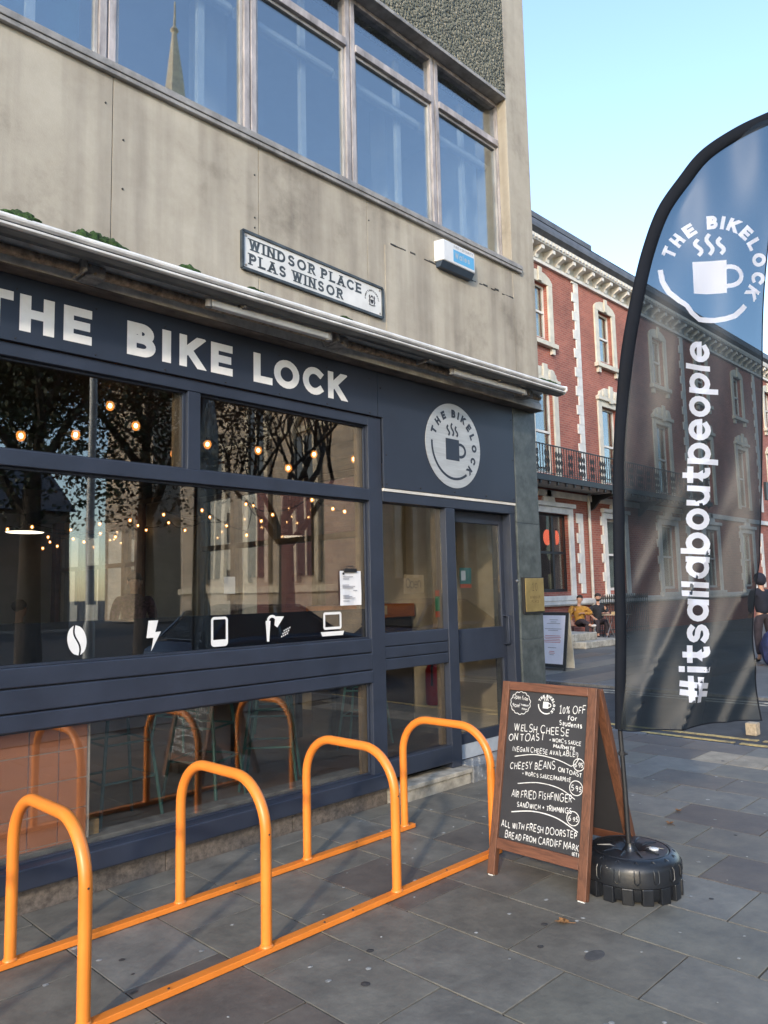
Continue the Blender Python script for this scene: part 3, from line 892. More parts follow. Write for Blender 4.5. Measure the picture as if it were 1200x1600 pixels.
# sill and recess
b = MB(); b.box(X0, 5.99, -0.128, 0.10, 4.589, 4.632); b.box(X0, 5.985, -0.120, -0.093, 4.560, 4.588)
part("sill", b, 'sill', BLD, bevel=0.004)
b = MB(); b.box(X0, 5.86, -0.092, 0.28, 6.335, 9.6)
part("pebbledash_panel", b, 'pebble', BLD)
b = MB(); b.box(X0, 5.86, -0.098, 0.12, 6.300, 6.334)
part("head_trim", b, 'sill', BLD, bevel=0.004)
# upper metal windows
mc = [-2.17, -1.15, -0.13, 0.88, 1.895, 2.925, 3.885, 4.91, 5.905]
for i in range(len(mc) - 1):
    a, c = mc[i], mc[i + 1]
    last = i == len(mc) - 2
    b = MB()
    b.box(a - .052, a - .006, 0.012, 0.10, 4.632, 6.30); b.box(a + .006, a + .052, 0.012, 0.10, 4.632, 6.30); b.box(a - .0058, a + .0058, 0.03, 0.10, 4.632, 6.30)
    if last: b.box(c - .06, 5.861, 0.012, 0.10, 4.632, 6.30)
    xr = c - .0525 if not last else c - .0605
    b.box(a + .0525, xr, 0.014, 0.098, 4.632, 4.672)
    b.box(a + .0525, xr, 0.000, 0.098, 5.842, 5.905)
    b.box(a + .0525, xr, 0.014, 0.098, 6.262, 6.30)
    w = part("upper_window", b, 'alu_frame', BLD, bevel=0.004)
    b = MB(); s_ = .022      # sash inside the frame
    x1_, x2_ = a + .054, xr - .0015
    b.box(x1_, x1_ + s_, .03, .07, 4.673, 5.84); b.box(x2_ - s_, x2_, .03, .07, 4.673, 5.84)
    b.box(x1_ + s_, x2_ - s_, .03, .07, 4.673, 4.695); b.box(x1_ + s_, x2_ - s_, .03, .07, 5.815, 5.84)
    part("sash", b, 'alu', w, bevel=0.002)
    b = MB(); b.box(x1_ + s_, x2_ - s_, .048, .054, 4.695, 5.815)
    part("pane", b, 'glass_up', w)
    b = MB(); b.box(a + .054, xr - .0015, .048, .054, 5.906, 6.261)
    part("pane", b, 'glass_up', w)
    b = MB()   # white secondary glazing behind
    xs_ = a + (.62 if i % 2 else .74)
    b.box(xs_, xs_ + .05, .22, .26, 4.65, 6.25); b.box(a + .02, c - .02, .22, .26, 5.72, 5.80)
    part("inner_frame", b, 'net', w)
    b = MB(); b.tube([(a + .06, .17, 5.70), (c - .06, .17, 5.70)], .028, 10)
    part("blind_roll", b, 'net', w)
# office room behind the upper glass
b = MB()
b.add([(X0, 3.2, 4.6), (6.1, 3.2, 4.6), (6.1, 3.2, 6.6), (X0, 3.2, 6.6)], [(0, 1, 2, 3)])
b.add([(6.1, .28, 4.6), (6.1, 3.2, 4.6), (6.1, 3.2, 6.6), (6.1, .28, 6.6)], [(0, 1, 2, 3)])
b.add([(X0, .1, 6.45), (6.1, .1, 6.45), (6.1, 3.2, 6.45), (X0, 3.2, 6.45)], [(0, 1, 2, 3)])
b.add([(X0, .1, 4.58), (6.1, .1, 4.58), (6.1, 3.2, 4.58), (X0, 3.2, 4.58)], [(0, 1, 2, 3)])
for xx in (1.0, 3.1, 5.2): b.box(xx, xx + .22, 0.9, 1.12, 4.58, 6.45)
struct("office_wall", b, 'int_wall')
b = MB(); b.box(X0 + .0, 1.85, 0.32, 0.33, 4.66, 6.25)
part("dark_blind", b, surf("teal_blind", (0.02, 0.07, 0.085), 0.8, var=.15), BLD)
# roof and side wall
side_holes = [(2.2, 5.7, 1.0, 2.98), (7.2, 10.6, 1.0, 2.76)]
b = MB()
wall_holes(b, -0.02, 14.0, 0.0, 9.6, side_holes, lambda a, z, d: (6.239 - d, a, z), 0.12)
part("side_wall", b, 'wall', BLD)
b = MB(); b.box(X0, 6.24, -0.09, 14, 9.61, 9.9)
part("roof", b, 'sill', BLD)
part("lintel", MB().box(X0, 6.238, -0.132, 0.10, 3.2465, 3.2515), 'soffit', BLD)
# plinth blocks
x = X0
while x < 4.0:
    x1 = min(x + 0.92, 4.125)
    part("plinth_block", MB().box(x + .002, x1 - .002, 0.012, 0.11, -0.02, 0.116), 'plinth', BLD, bevel=0.003); x += 0.92
# slate pillar
for z0, z1 in ((-.02, .50), (.50, 1.082), (1.082, 1.646), (1.646, 2.156), (2.156, 3.246)):
    part("pillar_slab", MB().box(5.874, 6.240, -0.022, 0.28, z0 + .0012, z1 - .0012), 'slate', BLD, bevel=0.002)

# ---- display window
b = MB(); b.box(X0, 3.984, 0.0, 0.09, 2.812, 2.884); b.box(3.985, 4.127, 0.0, 0.10, 0.117, 2.884)
b.box(2.442, 2.531, 0.004, 0.085, 2.3205, 2.8115)
DW = part("display_window", b, 'navy', BLD, bevel=0.004)
def rail(name, x0, x1, y0, y1, z0, z1, parent, mat='navy', bv=0.004):
    return part(name, MB().box(x0, x1, y0, y1, z0, z1), mat, parent, bevel=bv)
rail("transom", X0, 3.984, -0.004, 0.085, 2.236, 2.320, DW)
rail("board", X0, 3.984, 0.000, 0.09, 1.106, 1.205, DW, bv=.006)
rail("board", X0, 3.984, -0.004, 0.09, 0.981, 1.0985, DW, bv=.006)
rail("board", X0, 3.984, -0.008, 0.09, 0.886, 0.9735, DW, bv=.006)
rail("board_backing", X0, 3.984, 0.02, 0.08, 0.89, 1.2, DW, 'black', 0)
rail("bottom_sill", X0, 4.126, -0.045, 0.10, 0.120, 0.226, DW, bv=.008)
rail("inner_sill", X0, 3.984, 0.095, 0.22, 0.222, 0.252, DW, 'sill')
# thin bead round the glass and the pale worn jamb at the right
for z0, z1, xs in ((2.321, 2.811, ((X0, 2.441), (2.532, 3.984))), (1.206, 2.235, ((X0, 3.984),)), (0.227, 0.885, ((X0, 3.984),))):
    for x0, x1 in xs:
        part("pane", MB().box(x0, x1, 0.052, 0.058, z0, z1), 'glass', DW)
        bb = MB(); bb.box(x1 - .014, x1 - .0005, 0.034, 0.051, z0, z1); bb.box(x0, x1 - .0145, .034, .051, z0 + .0005, z0 + .012); bb.box(x0, x1 - .0145, .034, .051, z1 - .012, z1 - .0005)
        part("glazing_bead", bb, 'navy', DW)
        bb = MB(); bb.box(x1 - .055, x1 - .0005, 0.068, 0.10, z0, z1)
        part("inner_jamb", bb, 'win_wood', DW)
part("vinyl_band", MB().box(X0, 3.982, 0.0640, 0.0652, 1.2062, 1.425), 'vinyl_black', DW)
VY = 0.0518
fv = lambda cx_, cz_: (lambda u, v, l: (cx_ + u, VY - l, cz_ + v))
def icon(name, polys, cx_, cz_):
    part(name, polys_mesh(MB(), polys, fv(cx_, cz_)), 'white_vinyl', DW)
# coffee bean: two halves of a tilted ellipse parted by an S line
def rot(p, a): return (p[0] * math.cos(a) - p[1] * math.sin(a), p[0] * math.sin(a) + p[1] * math.cos(a))
sl = [(0.010 * math.sin(t * 2 * math.pi), -0.082 + 0.164 * t) for t in [i / 14 for i in range(15)]]
lh = []; rh = []
for i in range(14):
    for (hh, sg) in ((lh, -1), (rh, 1)):
        q = []
        for k in (i, i + 1):
            z = sl[k][1]; e = .052 * math.sqrt(max(0, 1 - (z / .082) ** 2))
            q.append((sl[k][0] + sg * .005, z, sg * max(e, abs(sl[k][0]) + .0055)))
        hh.append(([rot((q[0][0], q[0][1]), .18), rot((q[1][0], q[1][1]), .18), rot((q[1][2], q[1][1]), .18), rot((q[0][2], q[0][1]), .18)], 0))
icon("bean_icon", lh + rh, 1.798, 1.322)
icon("bolt_icon", [([(-.03, .088), (.032, .088), (.014, .02), (-.042, -.012)], 0), ([(.014, .02), (.05, .022), (-.012, -.09), (.002, -.012), (-.042, -.012)], 1)], 2.248, 1.322)
def rrect(w, h, r, n=4):
    p = []
    for cx_, cy_, a in ((w / 2 - r, h / 2 - r, 0), (-w / 2 + r, h / 2 - r, 90), (-w / 2 + r, -h / 2 + r, 180), (w / 2 - r, -h / 2 + r, 270)):
        p += EA(cx_, cy_, r, r, a, a + 90, n)
    return p + [p[0]]
icon("phone_icon", [(q, 0) for q in stroke(rrect(.108, .168, .016), .016)] + [([(-.05, -.08), (.05, -.08), (.05, -.05), (-.05, -.05)], 1)], 2.702, 1.322)
dots = []
for i in range(4):
    for j in range(3):
        cx_, cz_ = .045 + .016 * i - .010 * j, -.002 - .019 * j - .012 * (3 - i) * .5
        dots.append(([(cx_ - .006, cz_ - .005), (cx_ + .002, cz_ - .005), (cx_ + .006, cz_ + .005), (cx_ - .002, cz_ + .005)], 2))
icon("shower_icon", [(q, 0) for q in stroke([(-.088, -.085), (-.088, .05)] + EA(-.055, .05, .033, .030, 180, 60, 6) + [(-.02, .062)], .018)] + [([(-.028, .078), (.045, .075), (-.012, .004), (-.036, .02)], 1)] + dots, 3.165, 1.322)
icon("laptop_icon", [(q, 0) for q in stroke(rrect(.155, .105, .010), .018)] , 3.645, 1.350)
icon("laptop_base_icon", [([(-.112, .012), (.112, .012), (.098, -.018), (-.098, -.018)], 0)], 3.645, 1.262)

# ---- side light and door
rail("white_strip", 4.128, 5.873, -0.013, 0.05, 2.3165, 2.340, BLD, 'white_stone', .002)
b = MB(); b.box(4.1275, 5.873, -0.006, 0.12, 2.236, 2.316); b.box(4.868, 4.990, -0.004, 0.12, 0.118, 2.2355)
SLT = part("side_light", b, 'navy', BLD, bevel=.004)
for z0, z1 in ((1.137, 1.235), (1.048, 1.131), (0.960, 1.042)):
    rail("board", 4.1275, 4.8675, 0.004, 0.09, z0, z1, SLT, bv=.005)
rail("board_backing", 4.1275, 4.8675, 0.02, 0.08, 0.965, 1.23, SLT, 'black', 0)
rail("bottom_rail", 4.1275, 4.8675, -0.01, 0.10, 0.165, 0.300, SLT, bv=.006)
rail("wood_bead", 4.82, 4.8675, 0.0605, 0.10, 0.30, 0.96, SLT, 'win_wood', .003)
rail("wood_bead", 4.80, 4.8675, 0.0605, 0.11, 1.236, 2.235, SLT, 'win_wood', .003)
part("pane", MB().box(4.128, 4.867, 0.052, 0.058, 1.2355, 2.2355), 'glass', SLT)
part("pane", MB().box(4.128, 4.867, 0.052, 0.058, 0.3005, 0.9595), 'glass', SLT)
rail("door_frame", 5.790, 5.873, -0.004, 0.13, 0.118, 2.2355, BLD)
b = MB()
b.box(4.992, 5.10, 0.085, 0.13, 0.13, 2.232); b.box(5.735, 5.788, 0.085, 0.13, 0.13, 2.232)
b.box(5.1005, 5.7345, 0.085, 0.13, 2.135, 2.232); b.box(5.1005, 5.7345, 0.080, 0.13, 0.932, 1.212); b.box(5.1005, 5.7345, 0.085, 0.13, 0.255, 0.345)
DOOR = part("door", b, 'navy', BLD, bevel=.004)
part("pane", MB().box(5.101, 5.734, 0.103, 0.109, 1.2125, 2.1345), 'glass', DOOR)
part("pane", MB().box(5.101, 5.734, 0.103, 0.109, 0.3455, 0.9315), 'glass', DOOR)
part("kick_plate", MB().box(5.1005, 5.7345, 0.088, 0.125, 0.135, 0.2545), 'kick', DOOR, bevel=.002)
b = MB(); b.tube([(5.755, .085, 1.05), (5.755, .03, 1.06), (5.755, .03, 1.30), (5.755, .085, 1.31)], .010, 8)
part("handle", b, 'navy', DOOR, smooth=True)
b = MB(); b.lathe([(.012, 0), (.012, -.012), (.006, -.016)], (5.855, -0.004, 1.62), 12, 'y')
part("bell_button", b, 'steel', BLD)
b = MB(); b.box(5.17, 5.33, .1095, .1105, 1.60, 1.74); b.cur = 1; b.box(5.17, 5.33, .1095, .1105, 1.565, 1.598); b.cur = 2
b.box(5.19, 5.25, .1086, .1094, 1.63, 1.715)
part("sticker", b, ['sticker_teal', 'sticker_red', 'kick'], DOOR)
b = MB(); b.box(4.78, 4.835, .0585, .0595, 1.38, 1.50); b.cur = 1; b.box(4.78, 4.835, .0585, .0595, 1.50, 1.55); b.cur = 2; b.box(4.78, 4.835, .0585, .0595, 1.33, 1.378)
part("sticker", b, ['sticker_green', 'sticker_red', 'sticker_red'], SLT)
# stone step, chequer plate ramp
b = MB(); b.box(4.130, 4.985, -0.112, 0.11, 0.082, 0.117)
st_ = part("step_tread", b, 'stone_step', BLD, bevel=.006)
part("step_riser", MB().box(4.130, 4.975, -0.098, 0.10, -0.02, 0.0815), 'stone_step', BLD, bevel=.003)
b = MB(); b.box(4.988, 5.873, -0.115, 0.10, -0.02, 0.128)
ch = part("threshold_plate", b, 'chequer', BLD, bevel=.003)
b = MB()
for i in range(18):
    for j in range(5):
        cx_, cz_ = 5.01 + i * .048, -0.0 + .012 + j * .026; a = RAD(45 if (i + j) % 2 else -45)
        d = [rot(p, a) for p in ((-.014, 0), (0, -.004), (.014, 0), (0, .004))]
        b.yprism([(cx_ + p[0], cz_ + p[1]) for p in d], -.1175, -.1148)
        cy_ = -.10 + j * .04
        b.zprism([(cx_ + p[0], cy_ + p[1]) for p in d], .1278, .1302)
part("chequer_stud", b, 'chequer', ch, kind='stuff')

# ---- interior of the cafe
b = MB(); b.add([(X0, .1, .13), (6.1, .1, .13), (6.1, 11.2, .13), (X0, 11.2, .13)], [(0, 1, 2, 3)])
struct("cafe_floor", b, 'int_floor')
b = MB(); b.add([(X0, .1, 3.19), (6.1, .1, 3.19), (6.1, 11.2, 3.19), (X0, 11.2, 3.19)], [(3, 2, 1, 0)])
b.box(5.55, 6.09, 1.0, 11.1, 3.0, 3.18); b.box(X0, 5.5, 3.0, 3.25, 3.02, 3.18); b.box(X0, 5.5, 6.4, 6.65, 3.02, 3.18)
struct("cafe_ceiling", b, 'int_dark')
b = MB()
wall_holes(b, 0.1, 11.2, 0.13, 3.19, side_holes, lambda a, z, d: (6.10 + d, a, z), 0.02)
struct("cafe_side_wall", b, 'int_cream')
b = MB(); b.add([(X0, 11.2, .13), (6.1, 11.2, .13), (6.1, 11.2, 3.19), (X0, 11.2, 3.19)], [(0, 1, 2, 3)])
b.add([(X0, .1, .13), (X0, 11.2, .13), (X0, 11.2, 3.19), (X0, .1, 3.19)], [(0, 1, 2, 3)])
b.box(5.86, 6.095, 5.85, 6.95, 0.13, 3.0)
struct("cafe_back_wall", b, 'int_wall')
struct("cafe_post", MB().box(5.80, 6.094, 6.955, 7.2, .13, 3.0).box(5.95, 6.094, 10.6, 10.8, .13, 3.0), 'int_brown')
# skirting band below the upper storey, dark wall low under the window
for (y0, y1, z0, z1) in side_holes:
    b = MB(); n = 4
    for k in range(n + 1):
        yy = y0 + (y1 - y0) * k / n
        w_ = .05 if 0 < k < n else .06
        b.box(6.03, 6.16, max(y0, yy - w_), min(y1, yy + w_), z0, z1)
    ze = z0 + (z1 - z0) * .60
    for k in range(n):
        ya, yb = y0 + (y1 - y0) * k / n + .051 + (.01 if k == 0 else 0), y0 + (y1 - y0) * (k + 1) / n - .051 - (.01 if k == n - 1 else 0)
        for za, zb in ((z0, z0 + .06), (ze, ze + .07), (z1 - .06, z1)): b.box(6.04, 6.15, ya, yb, za, zb)
    w = part("side_window", b, 'win_wood', BLD)
    part("pane", MB().box(6.09, 6.095, y0 + .002, y1 - .002, z0 + .002, z1 - .002), 'glass', w)

TC = thing("tiled_counter", (1.0, .3, .13), "counter faced with square salmon tiles and pale grout behind the glass", "counter")
part("counter_core", MB().box(-1.2, 1.905, .132, .62, .13, .90), 'grout', TC)
part("plywood_base", MB().box(1.906, 1.985, .15, .30, .13, .33), 'ply', TC)
tm = mesh("tile", MB().box(-.0745, .0745, -.004, .004, -.0745, .0745), 'tile')
for i in range(14):
    for j in range(5):
        inst("tile", tm, TC, (1.823 - i * .157 - 1.0, .1275 - .3, .812 - j * .157 - .13))
part("counter_top", MB().box(-1.2, 1.92, .118, .66, .9005, .94), 'counter_wood', TC, bevel=.004)
part("edge_trim", MB().box(1.9055, 1.915, .124, .62, .13, .90), 'grout', TC)

def make_stool(loc, label):
    t = thing("bar_stool", loc, label, "stool", "teal metal bar stools in the cafe")
    x, y, z = loc
    part("seat", MB().lathe([(.15, .76), (.17, .765), (.17, .79), (.155, .80)], (x, y, z), 20), 'ply', t, smooth=True)
    for sx_, sy_ in ((-1, -1), (1, -1), (1, 1), (-1, 1)):
        part("leg", MB().tube([(x + .12 * sx_, y + .12 * sy_, z + .765), (x + .21 * sx_, y + .21 * sy_, z)], .0115, 8), 'teal', t, smooth=True)
    for zz in (.30, .52):
        r = .21 - .09 * zz / .765
        c = [(x - r, y - r, z + zz), (x + r, y - r, z + zz), (x + r, y + r, z + zz), (x - r, y + r, z + zz)]
        for k in range(4):
            part("footrest", MB().tube([c[k], c[(k + 1) % 4]], .008, 6), 'teal', t, smooth=True)
    return t
st0 = make_stool((2.32, .62, .13), "teal metal bar stool beside the salmon tiled counter")
for loc, lb in (((2.98, .66, .13), "teal bar stool standing second along the window bar from the tiled counter"), ((3.58, .70, .13), "teal bar stool at the window bar closest to the navy right post"),
                ((3.9, 2.5, .13), "teal bar stool at the tall black-legged table inside"), ((4.75, 2.2, .13), "teal bar stool beside the tall table inside near the side windows"), ((5.0, 1.15, .13), "teal bar stool seen low through the pane beside the door")):
    copy_tree(st0, loc, rnd.random(), lb)
t = thing("tall_table", (4.35, 1.75, .13), "tall table with dark steel legs inside the cafe", "table")
part("table_top", MB().box(3.75, 4.95, 1.45, 2.05, 1.07, 1.11), 'counter_wood', t, bevel=.004)
for xx in (3.8, 4.9):
    for yy in (1.5, 2.0): part("leg", MB().box(xx - .025, xx + .025, yy - .025, yy + .025, .13, 1.069), 'black', t)
t = thing("serving_counter", (5.55, 1.5, .13), "orange wood serving counter with menu card seen through the side pane", "counter")
part("counter_top", MB().box(5.0, 6.05, 1.45, 2.0, 1.28, 1.42), 'counter_wood', t, bevel=.01)
part("counter_front", MB().box(5.05, 6.05, 1.5, 1.98, .13, 1.279), 'int_dark', t)
part("price_card", MB().box(5.42, 5.62, 1.440, 1.449, 1.315, 1.405), 'card', t)
t = thing("fire_extinguisher", (5.93, 1.12, .40), "red fire extinguisher hanging low on the cream wall by the door", "extinguisher")
part("cylinder", MB().lathe([(.06, 0), (.075, .02), (.075, .34), (.055, .39), (.022, .42), (.022, .44)], (5.93, 1.12, .40), 18), 'red_ext', t, smooth=True)
part("valve", MB().box(5.90, 5.96, 1.09, 1.15, .84, .90), 'black', t, bevel=.006)
part("hose", MB().tube([(5.91, 1.08, .86), (5.84, 1.05, .78), (5.835, 1.05, .60)], .011, 8), 'black', t, smooth=True)
# pendants and string lights
for k, (x, y) in enumerate(((4.6, 8.5), (3.25, 7.2))):
    t = thing("pendant_lamp", (x, y, 2.62), ("wide flat pendant lamp lit under the dark cafe ceiling beside the lamp post reflection", "wide flat pendant lamp lit above the seated diner")[k], "lamp")
    part("shade", MB().lathe([(.03, .18), (.05, .10), (.26, .03), (.30, 0.0), (.29, 0.0)], (x, y, 2.62), 24), 'black', t, smooth=True)
    part("diffuser", MB().lathe([(.28, -.004), (.27, -.012), (.02, -.02)], (x, y, 2.62), 24), 'pendant_glow', t)
    part("cord", MB().tube([(x, y, 2.80), (x, y, 3.02)], .006, 6), 'cable', t)
bulbs_near = [(2.03, 1.6, 2.73), (2.43, 1.6, 2.79), (2.7, 1.6, 3.06), (2.92, 1.6, 2.93), (3.27, 1.6, 2.74), (3.59, 1.6, 2.86), (4.13, 1.6, 2.87), (4.48, 1.6, 2.74), (4.8, 1.6, 2.91), (5.34, 1.6, 2.92)]
bulbs_far = [(4.22, 8.17, 2.62), (4.62, 8.27, 2.68), (5.66, 9.27, 2.75), (5.47, 9.78, 2.65), (5.75, 10.4, 2.61), (5.7, 10.6, 2.5), (5.75, 10.06, 2.51), (5.75, 9.37, 2.6), (5.75, 8.93, 2.52), (5.44, 7.66, 2.72), (5.75, 8.3, 2.62), (5.75, 7.75, 2.53), (5.69, 7.14, 2.75), (5.7, 6.9, 2.65), (5.75, 6.73, 2.57), (5.07, 4.99, 2.62), (5.75, 6.06, 2.63), (5.78, 5.65, 2.49), (5.35, 4.51, 2.65), (5.8, 5.03, 2.63), (5.8, 4.62, 2.48), (5.56, 3.83, 2.68), (5.8, 4.01, 2.69), (5.8, 3.6, 2.54), (5.8, 3.84, 2.48), (5.64, 2.64, 2.62), (5.8, 2.46, 2.51), (5.8, 2.26, 2.46), (5.8, 4.16, 2.32)]
def string_light(pts, rb, label):
    p0 = pts[0]
    t = thing("string_light", p0, label, "string lights")
    cab = []
    for a, c in zip(pts, pts[1:]):
        for k in range(6):
            s = k / 6; cab.append((a[0] + (c[0] - a[0]) * s, a[1] + (c[1] - a[1]) * s, a[2] + .05 + (c[2] - a[2]) * s - .06 * math.sin(math.pi * s)))
    cab.append((pts[-1][0], pts[-1][1], pts[-1][2] + .05))
    part("cable", MB().tube(cab, .005, 5), 'cable', t)
    bm = mesh("bulb", MB().blob((0, 0, 0), (rb, rb, rb * 1.25), 10, 7), 'bulb', smooth=True)
    fm_ = mesh("filament", MB().blob((0, 0, 0), (rb * .5, rb * .5, rb * .6), 8, 6), 'filament', smooth=True)
    cm = mesh("bulb_cap", MB().lathe([(rb * .6, rb), (rb * .5, rb * 1.9)], (0, 0, 0), 8), 'cable')
    for p in pts:
        off = (p[0] - p0[0], p[1] - p0[1], p[2] - p0[2])
        o = inst("bulb", bm, t, off); inst("filament", fm_, o, (0, 0, 0)); inst("bulb_cap", cm, t, off)
string_light(bulbs_near, .034, "string of large warm bulbs hanging just inside the display window")
string_light(sorted(bulbs_far[:13], key=lambda p: -p[1]), .030, "string of warm bulbs above the far side windows of the cafe")
string_light(sorted(bulbs_far[13:], key=lambda p: -p[1]), .024, "string of warm bulbs along the near side windows of the cafe")

# papers on the glass
t = thing("clipboard_menu", (3.82, .045, 1.455), "white menu sheet in a bulldog clip on the window glass", "menu")
b = MB()
rows = 7; gx = lambda i: 3.716 + .21 * i / 6; gz = lambda j: 1.455 + .25 * j / rows
for i in range(6):
    for j in range(rows):
        def pp(a, c):
            return (gx(a), .046 - .006 * math.sin(a * 1.1 + c * .4) * (1 - c / rows), gz(c))
        b.add([pp(i, j), pp(i + 1, j), pp(i + 1, j + 1), pp(i, j + 1)], [(0, 1, 2, 3)])
part("sheet", b, 'paper', t, smooth=True)
b = MB()
for zz, x0, x1 in ((1.66, 3.74, 3.84), (1.645, 3.74, 3.80), (1.60, 3.735, 3.80), (1.59, 3.735, 3.86), (1.58, 3.735, 3.84), (1.56, 3.84, 3.88), (1.525, 3.74, 3.80), (1.515, 3.74, 3.83), (1.505, 3.74, 3.86), (1.485, 3.74, 3.80)):
    b.box(x0, x1, .0375, .0380, zz, zz + .005)
part("print_line", b, 'print_grey', t, kind='stuff')
b = MB(); b.lathe([(.010, 0), (.010, -.0006)], (3.745, .0378, 1.685), 12, 'y')
part("emblem", b, 'print_dark', t)
b = MB(); b.box(3.755, 3.875, .033, .050, 1.695, 1.722); b.tube([(3.78, .040, 1.722), (3.785, .040, 1.74), (3.845, .040, 1.74), (3.85, .040, 1.722)], .003, 6)
part("clip", b, 'black', t)
solo("window_notice", MB().box(2.74, 2.825, .0605, .0617, 1.555, 1.665), 'paper', "small cream notice taped inside the display window", "notice", (2.78, .061, 1.555))
t = thing("open_card", (4.52, .0605, 1.53), "tan card reading Open behind the side pane", "sign")
part("card", MB().yprism([(4.405, 1.525), (4.64, 1.535), (4.645, 1.675), (4.41, 1.68)], .0605, .062), 'card', t)
b = MB()
for c, pl in text_line("Open", .075, .006, .17, .18, bold=False, jit=.2, seed=3): polys_mesh(b, pl, lambda u, v, l: (4.435 + u, .0602 - l * .3, 1.575 + v))
part("lettering", b, 'print_dark', t)

# ================================================================ SIGNS, AWNING AND THINGS ON THE FRONT
t = thing("shop_sign", (1.0, -0.02, 2.886), "long navy fascia board with large white THE BIKE LOCK letters", "sign")
part("board", MB().box(X0, 4.073, -0.022, 0.0, 2.888, 3.2455), 'fascia', t, bevel=.002)
boxes = [('T', 1.208, 1.394), ('H', 1.426, 1.607), ('E', 1.657, 1.815), ('B', 2.025, 2.206), ('I', 2.249, 2.308), ('K', 2.365, 2.556), ('E', 2.588, 2.750),
         ('L', 2.915, 3.070), ('O', 3.084, 3.303), ('C', 3.335, 3.530), ('K', 3.569, 3.764)]
for c, x0, x1 in boxes:
    pl, w = glyph_polys(c, .200, .049)
    if c == 'I': s = (x1 - x0) / w
    xs_ = [p[0] for q, k in pl for p in q]; mn, mx = min(xs_), max(xs_)
    f_ = lambda u, v, l, x0=x0, x1=x1, mn=mn, mx=mx: (x0 + (u - mn) / (mx - mn) * (x1 - x0), -.0224 - l, 2.952 + v)
    part("letter", polys_mesh(MB(), pl, f_), 'white_vinyl', t)
b = MB()
for i in range(14):
    for zz in (2.905, 3.172): b.lathe([(.006, 0), (.005, -.004)], (-1.6 + i * .43, -.022, zz), 8, 'y')
part("rivet", b, 'print_dark', t, kind='stuff')

LC = (4.982, 2.770)
t = thing("logo_sign", (5.0, -0.02, 2.342), "square navy board with a pale round coffee cup emblem above the door", "sign")
part("board", MB().yprism([(4.130, 2.343), (5.868, 2.343), (5.868, 3.2455), (4.080, 3.2455), (4.080, 2.889), (4.130, 2.889)], -0.020, 0.0), 'fascia', t, bevel=.002)
d = part("emblem_disc", MB().lathe([(.363, 0), (.363, -.004)], (LC[0], -.0202, LC[1]), 64, 'y'), 'steel_disc', t)
fl = lambda u, v, l: (LC[0] + u, -.0246 - l, LC[1] + v)
for c, pl in ring_text("THE BIKELOCK", .243, .070, .020, 168, -54):
    part("letter", polys_mesh(MB(), pl, fl), 'fascia', d)
part("cup", polys_mesh(MB(), [([(x, y - .035) for x, y in q], k) for q, k in cup_polys(.54)], fl), 'fascia', d)
for i in range(3): part("steam", polys_mesh(MB(), [([(x, y - .035) for x, y in q], k) for q, k in steam_polys(.54, i)], fl), 'fascia', d)
part("arc", polys_mesh(MB(), [(q, 0) for q in stroke(EA(0, 0, .285, .285, 176, 304, 30), .022)], fl), 'fascia', d)
b = MB()
for xx in (4.16, 4.55, 4.98, 5.42, 5.84):
    b.lathe([(.007, 0), (.006, -.005)], (xx, -.020, 2.372), 8, 'y')
for xx, zz in ((4.11, 3.12), (5.84, 3.12), (5.845, 2.74), (4.16, 2.6)): b.lathe([(.007, 0), (.006, -.005)], (xx, -.020, zz), 8, 'y')
part("rivet", b, 'print_dark', t, kind='stuff')

# awning, folded
AW = thing("awning", (3.0, -.3, 3.3), "retracted folding arm awning with white front bar and rusty torsion bar", "awning")
def tilt(mb):
    mb.v = [(x, y, z + (x - 1.2) * .0085) for x, y, z in mb.v]; return mb
part("front_bar", tilt(MB().xprism([(-.430, 3.331), (-.446, 3.338), (-.449, 3.350), (-.440, 3.362), (-.415, 3.369), (-.385, 3.372), (-.37, 3.368), (-.37, 3.331)], X0, 6.13)), 'awning_white', AW, bevel=.002)
part("front_lip", tilt(MB().xprism([(-.426, 3.300), (-.440, 3.307), (-.442, 3.318), (-.425, 3.3225), (-.37, 3.3225), (-.37, 3.30)], X0, 6.128)), 'awning_white', AW, bevel=.002)
part("seam", tilt(MB().box(X0, 6.12, -.428, -.375, 3.3226, 3.3309)), 'black', AW)
part("end_cap", tilt(MB().xprism([(-.455, 3.325), (-.452, 3.365), (-.40, 3.380), (-.36, 3.376), (-.36, 3.29), (-.42, 3.292)], 6.1305, 6.150)), 'awning_white', AW, bevel=.006)
part("trough", tilt(MB().xprism([(-.420, 3.2985), (-.37, 3.2985), (-.335, 3.305), (-.330, 3.296), (-.355, 3.281), (-.395, 3.280)], X0, 6.12)), 'awning_grey', AW, bevel=.003)
part("tray", tilt(MB().xprism([(-.369, 3.345), (-.14, 3.40), (-.14, 3.392), (-.369, 3.335)], X0, 6.11)), 'awning_grey', AW)
part("fabric_roll", tilt(MB().tube([(X0, -.195, 3.362), (6.08, -.195, 3.362)], .042, 18)), 'awning_cloth', AW, smooth=True)
part("torsion_bar", tilt(MB().tube([(X0, -.205, 3.288), (6.05, -.205, 3.288)], .026, 12)), 'rust', AW, smooth=True)
part("wall_rail", MB().box(X0, 6.20, -.130, -.0905, 3.2525, 3.312), 'rail_grey', AW, bevel=.003)
for x0, x1 in ((-1.2, .1), (2.40, 3.31), (4.64, 5.63)):
    a = part("arm", tilt(MB().box(x0, x1, -.335, -.288, 3.235, 3.279)), 'awning_white', AW, bevel=.008)
    part("elbow", tilt(MB().lathe([(.026, 0), (.026, .06)], (x1 + .014, -.312, 3.228), 12)), 'bracket', a, smooth=True)
    part("elbow", tilt(MB().lathe([(.022, 0), (.022, .05)], (x0 - .012, -.312, 3.232), 12)), 'bracket', a, smooth=True)
